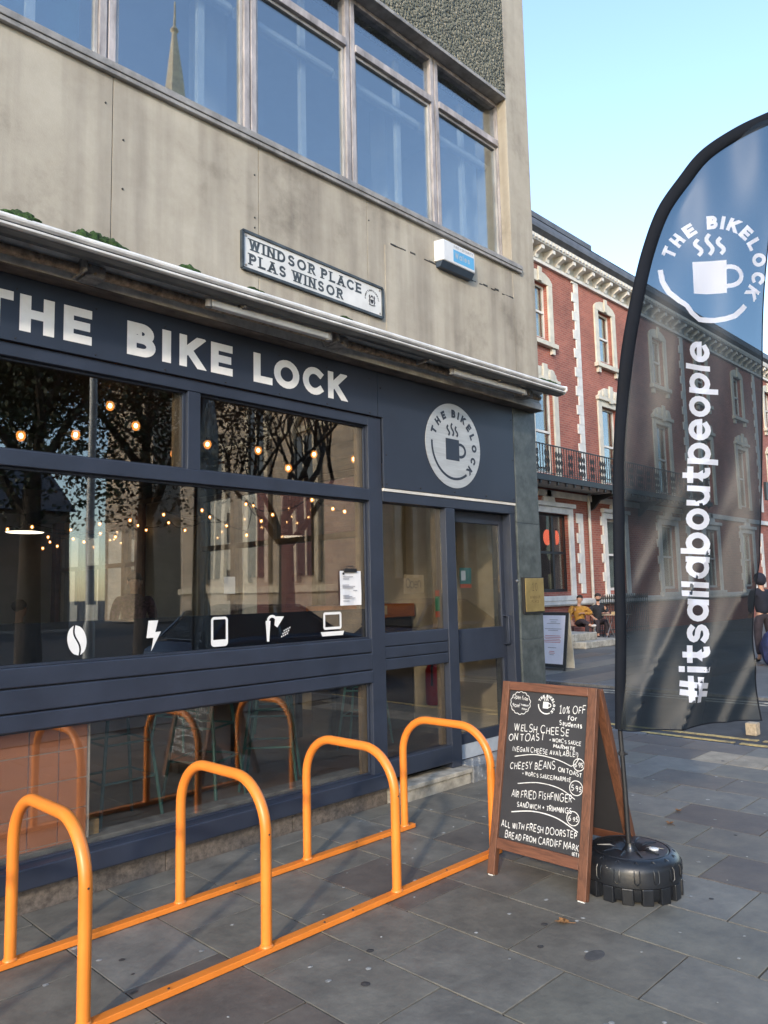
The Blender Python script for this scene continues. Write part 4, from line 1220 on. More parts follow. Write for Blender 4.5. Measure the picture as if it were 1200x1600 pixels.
for xx in (-.6, 1.70, 3.48, 5.79):
    br = part("bracket", tilt(MB().box(xx - .02, xx + .085, -.252, -.131, 3.250, 3.318).box(xx - .05, xx - .034, -.30, -.131, 3.252, 3.34)), 'bracket', AW, bevel=.006)
    part("plate", tilt(MB().box(xx - .03, xx + .075, -.245, -.14, 3.3185, 3.345)), 'awning_white', br, bevel=.003)
    b = MB()
    for ddx, ddz in ((-.005, .02), (.055, .02), (.025, -.018)): b.lathe([(.008, 0), (.008, -.008)], (xx + ddx, -.252, 3.285 + ddz), 6, 'y')
    part("bolt", tilt(b), 'rust', br, kind='stuff')
for xx in (.7, 2.6, 4.3, 5.2):
    part("support_tab", tilt(MB().box(xx, xx + .02, -.372, -.22, 3.27, 3.30)), 'bracket', AW, bevel=.003)

def moss(x0, x1, h, label):
    b = MB(); rr = random.Random(int(x0 * 100)); n = max(3, int((x1 - x0) / .03))
    for i in range(n):
        s = (i + .5) / n; e = math.sin(math.pi * s) ** .5
        b.blob((x0 + (x1 - x0) * s, -.405 + rr.uniform(-.01, .012), 3.368 + (x0 - 1.2) * .0085 + .004), (.036, .034, 1.45 * h * e * rr.uniform(.75, 1.1)), 10, 7, .35, i)
    solo("moss_clump", b, 'moss', label, "moss", (x0, -.4, 3.36), "moss clumps on the awning bar")
moss(1.20, 1.36, .024, "short thick green moss clump on the awning bar above the letter T")
moss(1.53, 1.82, .034, "longest green moss clump on the white awning bar")
moss(2.14, 2.25, .022, "small moss clump on the awning bar just before the street sign")
moss(2.60, 2.70, .010, "thin flat moss smear on the awning bar below the street sign start")
moss(3.35, 3.44, .010, "thin moss smear on the awning bar below the middle of the street sign")
moss(5.72, 6.06, .014, "low dark moss strip at the outer end of the awning bar")

# street name plate
SY = -.0915
t = thing("street_sign", (3.42, SY, 3.66), "white bilingual street name plate reading WINDSOR PLACE and PLAS WINSOR", "street sign")
tl = lambda x, z: (x, z - (x - 2.77) * .026)
part("plate", MB().yprism([tl(2.782, 3.678), tl(4.058, 3.690), tl(4.058, 3.905), tl(2.782, 3.913)], SY - .012, SY), 'sign_white', t)
b = MB()
fr = [tl(2.772, 3.668), tl(4.068, 3.680), tl(4.068, 3.915), tl(2.772, 3.923)]
for k in range(4):
    p, q = fr[k], fr[(k + 1) % 4]
    b.beam((p[0], SY - .010, p[1]), (q[0], SY - .010, q[1]), .024, .018, (0, 0, 1) if k % 2 == 0 else (1, 0, 0))
part("frame", b, 'sign_frame', t)
for txt, zz, wd in (("WINDSOR PLACE", 3.807, 1.02), ("PLAS WINSOR", 3.706, .83)):
    for c, pl in text_line(txt, .078, .0165, wd, .26, serif=True):
        part("letter", polys_mesh(MB(), pl, lambda u, v, l, zz=zz: (2.825 + u, SY - .0124 - l * .6, tl(2.825 + u, zz + v)[1])), 'sign_frame', t)
cc = (3.955, 3.765)
fc = lambda u, v, l: (cc[0] + u, SY - .0124 - l * .6, cc[1] + v)
b = MB()
for c, pl in ring_text("CITY OF CARDIFF", .064, .013, .003, 165, 0): polys_mesh(b, pl, fc)
for c, pl in ring_text("DINAS CAERDYDD", .064, .013, .003, -180 + 10, -340 + 10): polys_mesh(b, pl, fc)
part("crest_lettering", b, 'print_dark', t)
b = MB()
sh = [(-.018, .0), (.018, .0), (.018, -.018), (0, -.036), (-.018, -.018)]
polys_mesh(b, [(sh, 0)], fc)
for sg in (-1, 1):
    polys_mesh(b, [(q, 2) for q in stroke([(sg * .020, -.036), (sg * .030, -.018), (sg * .023, .006), (sg * .029, .018), (sg * .022, .032)], .010)], fc)
polys_mesh(b, [(q, 3) for q in stroke([(-.016, .012), (0, .030), (.016, .012)], .010)], fc)
polys_mesh(b, [(q, 4) for q in stroke([(-.034, -.042), (0, -.048), (.034, -.042)], .008)], fc)
part("crest", b, 'print_dark', t)
b = MB()
for x_, z_ in ((2.80, 3.895), (2.80, 3.695), (4.04, 3.89), (4.04, 3.708)): b.lathe([(.009, 0), (.007, -.005)], (x_, SY - .012, tl(x_, z_)[1]), 10, 'y')
part("screw", b, 'bracket', t)

# alarm box
t = thing("alarm_box", (4.95, -.10, 4.26), "white and blue security alarm bell box under the window sill", "alarm box")
tz = lambda x, z: z + 0.0 * x
part("case", MB().prism([(4.725, 4.30), (5.172, 4.30), (5.172, 4.482), (4.725, 4.482)], lambda a, c: (a + .012 if a < 5 else a - .012, -.180, c), lambda a, c: (a - .012 if a < 5 else a + .012, -.091, c)), 'alarm_white', t, bevel=.008)
part("base", MB().prism([(4.733, 0), (5.164, 0), (5.164, 1), (4.733, 1)], lambda a, c: (a, -.172 if c else -.140, 4.299 if c else 4.252), lambda a, c: (a, -.0915, 4.299 if c else 4.252)), 'alarm_dark', t, bevel=.003)
part("panel", MB().box(4.865, 5.145, -.1815, -.1802, 4.322, 4.428), 'alarm_blue', t)
b = MB()
for c, pl in text_line("FIRE + SECURITY", .022, .004, .26): polys_mesh(b, pl, lambda u, v, l: (4.875 + u, -.1806 - l * .3, 4.443 + v))
part("lettering", b, 'print_grey', t)
b = MB()
for c, pl in text_line("Wales", .052, .009, .20): 
    if c != 'W': pl = pl
    polys_mesh(b, pl, lambda u, v, l: (4.885 + u, -.1818 - l * .3, 4.355 + v))
part("lettering", b, 'kick', t)

# brass plate
t = thing("brass_plaque", (6.07, -.03, 1.34), "square brass number plaque on black backing fixed to the slate pillar", "plaque")
part("backing", MB().box(5.898, 6.228, -.050, -.0225, 1.318, 1.652), 'black', t, bevel=.002)
part("plate", MB().box(5.918, 6.222, -.0545, -.0503, 1.334, 1.644), 'brass', t, bevel=.002)
b = MB()
for c, pl in text_line("10", .075, .007, .085, .3): polys_mesh(b, pl, lambda u, v, l: (6.028 + u, -.0548 - l * .3, 1.525 + v))
for txt, zz in (("WINDSOR", 1.455), ("PLACE", 1.415)):
    for c, pl in text_line(txt, .024, .0036, .17 if txt[0] == 'W' else .12): polys_mesh(b, pl, lambda u, v, l, txt=txt, zz=zz: (5.985 + u + (0 if txt[0] == 'W' else .025), -.0548 - l * .3, zz + v))
part("lettering", b, surf("engraved_brown", (.20, .13, .05), .6), t)

# ================================================================ BICYCLE RACK
t = thing("bike_rack", (2.5, -.88, 0.0), "orange tubular steel bicycle rack of four hoops on two floor rails", "bike rack")
YF, YN = -.528, -1.243
for yy, x1 in ((YF, 3.815), (YN, 3.79)):
    r = part("floor_rail", MB().box(.25, x1, yy - .024, yy + .024, .004, .030), 'orange', t, bevel=.003)
    b = MB()
    for xx in (.9, 1.62, 2.42, 2.60, 3.3): b.lathe([(.006, 0), (.005, .003)], (xx, yy - .008, .030), 8)
    part("bolt", b, 'print_dark', r, kind='stuff')
hp = [(YF, .030), (YF, .50)]
R_ = .225; zc = .722 - R_
for k in range(1, 13): a = math.pi - math.pi / 2 * k / 12; hp.append((YF - R_ + R_ * -math.cos(a) * 1.0, zc + R_ * math.sin(a)))
hp = [(YF, .030), (YF, .25), (YF, zc)] + [(YF - R_ + R_ * math.cos(RAD(a)), zc + R_ * math.sin(RAD(a))) for a in range(8, 91, 8)] + \
     [(YN + R_ + R_ * math.cos(RAD(a)), zc + R_ * math.sin(RAD(a))) for a in range(90, 181, 8)] + [(YN, zc - .02), (YN, .25), (YN, .030)]
hm = mesh("hoop", MB().tube([(0, p[0] + .88, p[1]) for p in hp], .0245, 18), 'orange', smooth=True)
wm = mesh("weld", MB().lathe([(.031, 0), (.030, .004), (.0255, .009)], (0, 0, .030), 14), 'orange', smooth=True)
dm = mesh("drain_hole", MB().lathe([(.0045, 0), (.0045, -.0012)], (0, YN + .88 - .0236, .50), 8, 'y'), 'print_dark')
for xx in (.47, 1.285, 2.095, 2.915, 3.735):
    h = inst("hoop", hm, t, (xx - 2.5, 0, 0))
    inst("weld", wm, h, (0, YF + .88, 0)); inst("weld", wm, h, (0, YN + .88, 0)); inst("drain_hole", dm, h, (0, 0, 0))

# ================================================================ CHALKBOARD
t = thing("chalkboard_sign", (3.70, -1.70, 0.0), "wooden A-frame chalkboard with a handwritten white menu beside the orange rack", "chalkboard")
A0 = Vector((3.46, -1.405, 0.0)); ub = Vector((0, -1, 0)); vb = Vector((.215, 0, 1.02)).normalized(); nb = Vector((-vb.z, 0, vb.x))
bp = lambda u, v, l: A0 + ub * u + vb * v + nb * l
def bbox(mb, u0, u1, v0, v1, l0, l1):
    vs = [bp(u, v, l) for l in (l0, l1) for v in (v0, v1) for u in (u0, u1)]
    return mb.add(vs, [(0, 1, 3, 2), (4, 6, 7, 5), (0, 4, 5, 1), (1, 5, 7, 3), (3, 7, 6, 2), (2, 6, 4, 0)])
LV = 1.043
for u0, u1 in ((-.006, .040), (.545, .596)):
    s_ = part("stile", bbox(MB(), u0, u1, .007, LV, -.038, .0), 'aframe', t, bevel=.003)
    part("foot_pad", bbox(MB(), u0 + .006, u1 - .008, 0.0, .0068, -.030, -.004), 'sign_white', s_)
part("rail", bbox(MB(), .0405, .5445, .995, LV, -.034, -.001), 'aframe_h', t, bevel=.003)
part("rail", bbox(MB(), .0405, .5445, .143, .200, -.034, -.001), 'aframe_h', t, bevel=.003)
bd = part("board", bbox(MB(), .0405, .5445, .2005, .9945, -.024, -.014), 'chalkboard', t)
# rear leaf
vb2 = Vector((.34, 0, -1.02)).normalized(); nb2 = Vector((-vb2.z, 0, vb2.x))
B0 = Vector((3.70, -1.405, 1.018))
bp2 = lambda u, v, l: B0 + ub * u + vb2 * v + nb2 * l
def bbox2(mb, u0, u1, v0, v1, l0, l1):
    vs = [bp2(u, v, l) for l in (l0, l1) for v in (v0, v1) for u in (u0, u1)]
    return mb.add(vs, [(0, 2, 3, 1), (4, 5, 7, 6), (0, 1, 5, 4), (1, 3, 7, 5), (3, 2, 6, 7), (2, 0, 4, 6)])
L2 = 1.018 / -vb2.z
for u0, u1 in ((-.006, .040), (.545, .596)):
    part("rear_stile", bbox2(MB(), u0, u1, .02, L2 - .004, .0, .036), 'aframe', t, bevel=.003)
part("rear_rail", bbox2(MB(), .0405, .5445, .02, .07, .002, .034), 'aframe_h', t, bevel=.003)
part("rear_rail", bbox2(MB(), .0405, .5445, .86, .91, .002, .034), 'aframe_h', t, bevel=.003)
part("rear_board", bbox2(MB(), .0405, .5445, .0705, .8595, .004, .016), 'chalkboard', t)
b = MB()
for uu in (.08, .50): b.beam(bp(uu, 1.03, -.030), bp2(uu, .03, .01), .03, .004)
part("hinge", b, 'steel', t)
# handwriting
CL = -.0136
def chalk(text, u, v, h, wd, slope=0.0, seed=1, sw=.0046, sp=.34):
    b = MB(); h = h * .74; sw = sw * .84
    for c, pl in text_line(text, h, sw, wd, sp, bold=False, jit=.34, seed=seed, slope=slope):
        polys_mesh(b, pl, lambda a, c_, l: bp(u + a, v + c_, CL + l * .25))
    part("chalk_writing", b, 'chalk', bd)
def chalk_line(pts, w=.0042, seed=0):
    P = []; n = 24
    for i in range(n + 1):       # quadratic blend through the points
        s = i / n * (len(pts) - 1); k = min(int(s), len(pts) - 2); f = s - k
        p0 = pts[max(k - 1, 0)]; p1 = pts[k]; p2 = pts[k + 1]; p3 = pts[min(k + 2, len(pts) - 1)]
        P.append(tuple(.5 * (2 * p1[j] + (p2[j] - p0[j]) * f + (2 * p0[j] - 5 * p1[j] + 4 * p2[j] - p3[j]) * f * f + (3 * p1[j] - p0[j] - 3 * p2[j] + p3[j]) * f ** 3) for j in (0, 1)))
    part("chalk_line", polys_mesh(MB(), [(q, 0) for q in stroke(P, w)], lambda a, c_, l: bp(a, c_, CL + l * .25)), 'chalk', bd)
chalk("Open from", .068, .950, .026, .095, -.05, 2, .0034)
chalk("9am!", .066, .905, .026, .046, -.02, 3, .0034); chalk("happy", .125, .916, .013, .046, -.05, 4, .0026); chalk("hour!", .130, .893, .013, .036, -.05, 5, .0026)
cl = [(.117 + (.062 + .006 * abs(math.sin(7 * a))) * math.cos(a), .928 + (.058 + .006 * abs(math.sin(7 * a))) * math.sin(a)) for a in [2 * math.pi * i / 70 for i in range(71)]]
cl[-1] = cl[0]
part("chalk_cloud", polys_mesh(MB(), [(q, 0) for q in stroke(cl, .0034)], lambda a, c_, l: bp(a, c_, CL + l * .25)), 'chalk', bd)
fb_ = lambda u, v, l: bp(.287 + u, .930 + v, CL + l * .25)
b = MB()
for c, pl in ring_text("THE BIKELOCK", .042, .015, .0042, 160, -50): polys_mesh(b, pl, fb_)
polys_mesh(b, cup_polys(.105), fb_)
for i in range(3): polys_mesh(b, steam_polys(.105, i), fb_)
polys_mesh(b, [(q, 0) for q in stroke(EA(0, 0, .050, .046, 178, 300, 18), .006)], fb_)
part("chalk_logo", b, 'chalk', bd)
chalk("10% OFF", .372, .893, .050, .155, .09, 6, .0052); chalk("for", .425, .866, .034, .055, 0, 7, .005); chalk("Students", .378, .834, .034, .135, -.03, 8, .005)
chalk("WELSH CHEESE", .090, .776, .052, .345, .02, 9, .0052)
chalk("ON TOAST", .058, .716, .046, .23, .11, 10, .0052); chalk("+ WORC'S SAUCE", .322, .742, .024, .19, 0, 11, .0036); chalk("MARMITE", .350, .713, .024, .128, 0, 12, .0040)
chalk("(VEGAN CHEESE AVAILABLE!)", .090, .664, .032, .41, .045, 13, .0042)
chalk("CHEESY BEANS", .082, .566, .050, .285, .13, 14, .0050); chalk("ON TOAST", .388, .598, .026, .138, -.09, 15, .0042)
chalk("+ WORC'S SAUCE/MARMITE", .165, .546, .026, .30, .02, 16, .0038)
chalk("AIR FRIED FISHFINGER", .106, .422, .048, .372, .09, 17, .0050); chalk("SANDWICH + TRIMMINGS", .147, .378, .034, .335, .06, 18, .0044)
chalk("ALL WITH FRESH DOORSTEP", .054, .259, .042, .465, .06, 19, .0050); chalk("BREAD FROM CARDIFF MARK", .084, .208, .042, .448, .05, 20, .0050); chalk("(ET)", .500, .203, .022, .036, 0, 21, .0040)
chalk_line([(.106, .636), (.237, .662), (.37, .655), (.464, .632)]); chalk_line([(.464, .632), (.49, .65), (.505, .675)])
chalk_line([(.14, .497), (.27, .520), (.401, .512), (.497, .472)]); chalk_line([(.113, .345), (.251, .371), (.393, .364), (.525, .318)], .0055)
for u_, v_, r_, tx in ((.508, .645, .032, "6.95"), (.500, .528, .038, "5.95"), (.492, .378, .036, "6.95")):
    part("chalk_ring", polys_mesh(MB(), [(q, 0) for q in stroke(RING(u_, v_, r_, r_ * .95, 26), .004)], lambda a, c_, l: bp(a, c_, CL + l * .25)), 'chalk', bd)
    chalk(tx, u_ - r_ * .72, v_ - r_ * .42, r_ * .85, r_ * 1.45, .05, int(u_ * 1000), .0042)

# ================================================================ FEATHER FLAG AND ITS TYRE BASE
FB = Vector((3.81, -2.07, 0.0)); frt = Vector((.7018, -.7124, 0)); fnr = Vector((-.7124, -.7018, 0))
outer = [(-.048, .80), (-.036, 1.05), (-.020, 1.323), (-.009, 1.696), (.021, 2.235), (.056, 2.547), (.104, 2.864), (.186, 3.212), (.256, 3.446), (.351, 3.669), (.476, 3.841), (.614, 4.0), (.816, 4.131), (1.015, 4.222), (1.13, 4.262)]
redge = [(.731, .80), (.732, 1.004), (.735, 1.306), (.742, 1.555), (.787, 1.932), (.839, 2.316), (.872, 2.574), (.903, 2.846), (.95, 3.30), (1.01, 3.80), (1.07, 4.10), (1.13, 4.262)]
def lut(tab, z):
    """smooth curve through (u, z) points"""
    n = len(tab)
    if z <= tab[0][1]: return tab[0][0]
    if z >= tab[-1][1]: return tab[-1][0]
    k = next(i for i in range(n - 1) if z <= tab[i + 1][1])
    def sl(i):
        a_, b_ = tab[max(i - 1, 0)], tab[min(i + 1, n - 1)]
        return (b_[0] - a_[0]) / (b_[1] - a_[1])
    (u0, z0), (u1, z1) = tab[k], tab[k + 1]; h_ = z1 - z0; t_ = (z - z0) / h_
    m0, m1 = sl(k) * h_, sl(k + 1) * h_
    return (2 * t_ ** 3 - 3 * t_ ** 2 + 1) * u0 + (t_ ** 3 - 2 * t_ ** 2 + t_) * m0 + (-2 * t_ ** 3 + 3 * t_ ** 2) * u1 + (t_ ** 3 - t_ ** 2) * m1
def flag_pt(u, z, l=0.0):
    low = max(0.0, 1 - (z - .8) / 1.6)
    ul = max(0.0, min(1.0, (u - lut(outer, z)) / .12))     # held flat at the pole
    d_ = .034 * math.sin(7.5 * (u - .55 * (z - .8)) + .6) * (0.40 + low) + .011 * math.sin(15 * (u - .42 * z) + 1.3) * (0.3 + low) + .016 * math.sin(2.4 * z + 5 * u) + .007 * math.sin(23 * u - 5 * z) + .010 * math.sin(17 * u + .8 * z + 1.5 * math.sin(1.7 * z))
    d_ += .025 * noise.noise(Vector((u * 2.2, z * 1.1, 3.3))) + .045 * low * (abs(((u * 1.15 - .62 * (z - .8)) * 3.1) % 1 - .5) * 2) ** 3
    zb = (.034 * (u / .73) ** 2 - .006) * max(0, 1 - (z - .8) / .5)
    return FB + frt * u + Vector((0, 0, z + zb)) + fnr * (d_ * ul + l)
FT = thing("feather_flag", FB, "tall translucent black feather flag reading #itsallaboutpeople in white", "flag")
NR, NC = 150, 30
b = MB()
for i in range(NR + 1):
    z = .80 + (4.258 - .80) * (i / NR)
    u0, u1 = lut(outer, z) + .02, lut(redge, z)
    for j in range(NC + 1):
        b.v.append(tuple(flag_pt(u0 + (u1 - u0) * j / NC, z)))
for i in range(NR):
    for j in range(NC):
        a = i * (NC + 1) + j; b.f.append((a, a + 1, a + NC + 2, a + NC + 1)); b.mi.append(0)
CLOTH = part("cloth", b, 'flag', FT, smooth=True)
b = MB(); hemL = [flag_pt(lut(redge, .8 + 3.45 * i / 60) - .004, .8 + 3.45 * i / 60) for i in range(61)]
b.tube(hemL, .0035, 6)
b.tube([flag_pt(-.03 + .76 * i / 30, .803) for i in range(31)], .0035, 6)
part("hem", b, 'sleeve', CLOTH)
mid = [(u + .024, z) for u, z in outer]
pz = []
for i in range(110):
    z = .80 + (4.262 - .80) * (1 - (1 - i / 109) ** 1.5); pz.append((lut(outer, z) + .026, z))
pz[-1] = (1.13, 4.25)
b = MB(); n_ = 14; sp3 = [FB + frt * u + Vector((0, 0, z)) for u, z in pz]
for i, p in enumerate(sp3):
    dd = (sp3[min(i + 1, len(sp3) - 1)] - sp3[max(i - 1, 0)]).normalized(); ac = dd.cross(fnr).normalized()
    wd_ = .030 + .007 * min(1, max(0, pz[i][1] - 1.6)); s_ = 1 if ac.dot(frt) > 0 else -1
    for k in range(n_):
        a_ = 2 * math.pi * k / n_; b.v.append(tuple(p + ac * (s_ * .006) + ac * (wd_ * math.cos(a_)) + fnr * (.016 * math.sin(a_))))
for i in range(len(sp3) - 1):
    for k in range(n_): b.f.append((i * n_ + k, i * n_ + (k + 1) % n_, (i + 1) * n_ + (k + 1) % n_, (i + 1) * n_ + k)); b.mi.append(0)
part("sleeve", b, 'sleeve', FT, smooth=True)
part("pole", MB().tube([FB + frt * (-.004) + Vector((0, 0, .12)), FB + frt * (-.010) + Vector((0, 0, .5)), FB + frt * (-.021) + Vector((0, 0, .83))], [.0135, .0125, .0115], 12), 'black', FT, smooth=True)
part("clip", MB().tube([FB + frt * (-.038) + Vector((0, 0, .675)), FB + frt * (.012) + Vector((0, 0, .672))], .006, 6).lathe([(.018, 0), (.018, .02)], (FB.x - .016 * frt.x, FB.y - .016 * frt.y, .665), 12), 'black', FT)
td = Vector((.0728, .9973)); tu = Vector((-.9973, .0728)); to = Vector((.452, .925))
for c, pl in text_line("#itsallaboutpeople", .150, .031, 1.965, .125, maxseg=.03, xh=.80):
    def ff(a, c_, l):
        q = to + td * a + tu * c_
        return flag_pt(q.x, q.y, .0022 + l)
    part("letter", polys_mesh(MB(), pl, ff), 'flag_white', CLOTH)
lc = Vector((.648, 3.325))
def fe(a, c_, l): return flag_pt(lc.x + a + .05 * c_, lc.y + c_, .0022 + l)
for c, pl in ring_text("THE BIKELOCK", .225, .078, .021, 166, -42):
    part("letter", polys_mesh(MB(), pl, fe), 'flag_white', CLOTH)
part("cup", polys_mesh(MB(), [([(x - .005, y - .055) for x, y in q], k) for q, k in cup_polys(.56)], fe), 'flag_white', CLOTH)
for i in range(3): part("steam", polys_mesh(MB(), [([(x - .005, y - .055) for x, y in q], k) for q, k in steam_polys(.60, i)], fe), 'flag_white', CLOTH)
arcp = [(-.298, .0), (-.288, -.07), (-.255, -.14), (-.205, -.195), (-.165, -.225), (-.135, -.268), (-.09, -.300), (0, -.305), (.06, -.300), (.11, -.285), (.155, -.245), (.175, -.222)]
part("arc", polys_mesh(MB(), [(q, 0) for q in stroke(arcp, .030, maxseg=.03)], fe), 'flag_white', CLOTH)

t = thing("flag_base", FB, "round black plastic tyre-shaped weight holding the flag pole", "flag base")
c0 = (FB.x, FB.y, 0)
part("body", MB().lathe([(.20, .012), (.228, .012), (.234, .02), (.236, .072), (.246, .080), (.247, .150), (.236, .178), (.205, .198), (.196, .199), (.192, .193), (.186, .200), (.10, .206), (.075, .200), (.045, .170), (.030, .168)], c0, 56), 'rubber', t, smooth=True)
nl = 16
for k in range(nl):
    a = 2 * math.pi * k / nl
    rd = Vector((math.cos(a), math.sin(a), 0)); tn = Vector((-rd.y, rd.x, 0))
    def lug(r0, r1, z0, z1, w0, w1):
        m_ = MB(); vs = []
        for (r_, w_) in ((r0, w0), (r1, w1)):
            for z_ in (z0, z1):
                for s_ in (-1, 1): vs.append(FB + rd * r_ + tn * (w_ / 2 * s_) + Vector((0, 0, z_)))
        return m_.add(vs, [(0, 2, 3, 1), (4, 5, 7, 6), (0, 1, 5, 4), (2, 6, 7, 3), (0, 4, 6, 2), (1, 3, 7, 5)])
    part("tread_lug", lug(.215, .249, .0, .078, .060, .055), 'rubber', t, bevel=.004)
    a2 = a + math.pi / nl; rd = Vector((math.cos(a2), math.sin(a2), 0)); tn = Vector((-rd.y, rd.x, 0))
    lp = []
    for s_, zz, r_ in ((-.011, .188, .218), (-.013, .150, .2485), (-.013, .108, .2495), (0, .096, .249), (.013, .108, .2495), (.013, .150, .2485), (.011, .188, .218), (0, .195, .210)):
        lp.append(FB + rd * r_ + tn * s_ + Vector((0, 0, zz)))
    part("tread_groove", MB().tube(lp, .0035, 6, closed=True), 'rubber', t, smooth=True)
for k in range(10):
    a = 2 * math.pi * (k + .3) / 10; rd = Vector((math.cos(a), math.sin(a), 0))
    part("rib", MB().tube([FB + rd * .075 + Vector((0, 0, .198)), FB + rd * .10 + Vector((0, 0, .206)), FB + rd * .165 + Vector((0, 0, .202))], [.004, .008, .004], 8), 'rubber', t, smooth=True)
part("collar", MB().lathe([(.045, .166), (.040, .185), (.024, .205), (.022, .225), (.0165, .225)], c0, 20), 'rubber', t, smooth=True)
wc = FB + frt * .105 + fnr * .055
part("filler_cap", MB().lathe([(.024, .200), (.024, .208), (.020, .211)], (wc.x, wc.y, 0), 20), 'sign_white', t, smooth=True)
wc2 = FB + frt * (-.018) + fnr * .062
part("valve", MB().lathe([(.006, .190), (.006, .212), (.003, .218)], (wc2.x, wc2.y, 0), 10), 'steel', t)

# ---- small things lying about
def leaf(x, y, s, label, seed):
    rr = random.Random(seed); b = MB(); n = 14; pts = []
    for k in range(n):
        a = 2 * math.pi * k / n; r = s * (1 if k % 2 == 0 else .55) * rr.uniform(.75, 1.15) * (1.15 if k == 0 else 1)
        pts.append((x + r * math.cos(a + seed), y + r * math.sin(a + seed), .004 + rr.uniform(.004, .45 * s)))
    b.add([(x, y, .006)] + pts, [(0, 1 + k, 1 + (k + 1) % n) for k in range(n)])
    b.tube([(x, y, .008), (x - s * 1.1 * math.cos(seed), y - s * 1.1 * math.sin(seed), .006), (x - s * 1.7 * math.cos(seed), y - s * 1.7 * math.sin(seed) + .006, .005)], .0016, 5)
    solo("fallen_leaf", b, 'dead_leaf', label, "leaf", (x, y, 0), "dry leaves on the paving")
leaf(3.20, -2.04, .035, "curled brown dry leaf on the paving in front of the tyre base", 2.2)
leaf(4.95, -1.76, .030, "small dry brown leaf on the paving past the tyre base", 1.1)
leaf(5.26, -1.68, .024, "smallest dry leaf on the paving toward the tan strip", 4.0)
b = MB(); b.lathe([(.05, 0.0), (.045, .0018), (.001, .002)], (3.02, -2.30, 0.001), 18)
b.v = [(3.02 + (x - 3.02) * 1.2 + .004 * math.sin(9 * y), -2.30 + (y + 2.30) * .7, z) for x, y, z in b.v]
struct("dark_patch", b, 'patch', kind='stuff')
solo("wooden_block", MB().box(8.50, 8.62, -1.09, -.98, -.036, .09), 'blockwood', "small pale wooden block standing on the side road", "block", (8.56, -1.03, -.036), bevel=.008)

# ================================================================ RED BRICK TERRACE ACROSS THE SIDE ROAD
YR = 8.6
RB = thing("brick_terrace", (30.0, YR, 0.0), "red brick three storey terrace with white stone window surrounds and iron balcony", "building")
XA, XB = 16.4, 60.0
bays = [20.0 + 4.15 * k for k in range(10)]       # window centres
gf_h, f1_h, f2_h = [], [], []
for k, xc in enumerate(bays):
    gw = 1.12 if k == 0 else 0.62
    gf_h.append((xc - gw, xc + gw, 1.42, 3.83)); f1_h.append((xc - .55, xc + .55, 5.05, 7.72)); f2_h.append((xc - .48, xc + .48, 9.36, 11.15))
b = MB()
wall_holes(b, XA, XB, 0.0, 11.75, gf_h + f1_h + f2_h, lambda a, z, d: (a, YR + d, z), 0.22)
b.add([(XA, YR, 0), (XA, YR + 10, 0), (XA, YR + 10, 11.75), (XA, YR, 11.75)], [(3, 2, 1, 0)])
part("wall", b, 'brick', RB)
part("roof", MB().add([(XA, YR - .55, 12.78), (XB, YR - .55, 12.78), (XB, YR + 4.5, 14.6), (XA, YR + 4.5, 14.6), (XA, YR + 10, 12.7), (XB, YR + 10, 12.7)], [(0, 1, 2, 3), (3, 2, 5, 4)]), 'slate_roof', RB)
b = MB()
b.xprism([(YR, 11.755), (YR - .10, 11.755), (YR - .10, 11.86), (YR, 11.86)], XA, XB)
b.xprism([(YR, 12.20), (YR - .42, 12.20), (YR - .46, 12.30), (YR - .46, 12.38), (YR, 12.38)], XA, XB)
CO = part("cornice", b, 'white_stone', RB)
b = MB(); b.xprism([(YR, 12.385), (YR - .48, 12.385), (YR - .60, 12.48), (YR - .60, 12.60), (YR - .54, 12.76), (YR, 12.76)], XA, XB)
b.xprism([(YR - .35, 12.765), (YR - .50, 12.765), (YR - .50, 13.0), (YR - .35, 13.0)], XA, 22.6)
part("gutter", b, 'roof_lead', CO)
part("frieze", MB().xprism([(YR, 11.8605), (YR - .04, 11.8605), (YR - .04, 12.199), (YR, 12.199)], XA, XB), 'cream_stone', CO)
bm = mesh("cornice_bracket", MB().xprism([(0, 0), (-.08, 0), (-.12, .10), (-.34, .20), (-.34, .325), (0, .325)], -.085, .085), 'white_stone')
k = 0; x = XA + .3
while x < 44:
    inst("bracket", bm, CO, (x - 30, -.041, 11.868)); x += .62
dmh = mesh("dentil", MB().box(-.045, .045, -.47, -.44, 12.24, 12.33), 'white_stone')
x = XA + .1
while x < 36:
    inst("dentil", dmh, CO, (x - 30, -.012, .0)); x += .20
# quoin strips
for xq in (22.25, 30.55, 38.85):
    z = 4.95; kk = 0
    while z < 11.70:
        wl = .42 if kk % 2 else .28
        part("quoin", MB().box(xq + .15 - wl, xq + .15, YR - .045, YR, z, min(z + .318, 11.75)), 'white_stone', RB, bevel=.012); z += .32; kk += 1
    z = 1.35; kk = 0
    while z < 3.9:
        wl = .40 if kk % 2 else .26
        part("quoin", MB().box(xq - .25 - wl, xq - .25, YR - .045, YR, z, z + .318), 'white_stone', RB, bevel=.012)
        z += .32; kk += 1
# string courses and plinth
part("string_course", MB().box(XA, XB, YR - .08, YR, 4.33, 4.52), 'white_stone', RB)
part("sill_course", MB().xprism([(YR, .99), (YR - .10, .99), (YR - .14, 1.04), (YR - .14, 1.15), (YR, 1.20)], XA, XB), 'white_stone', RB)

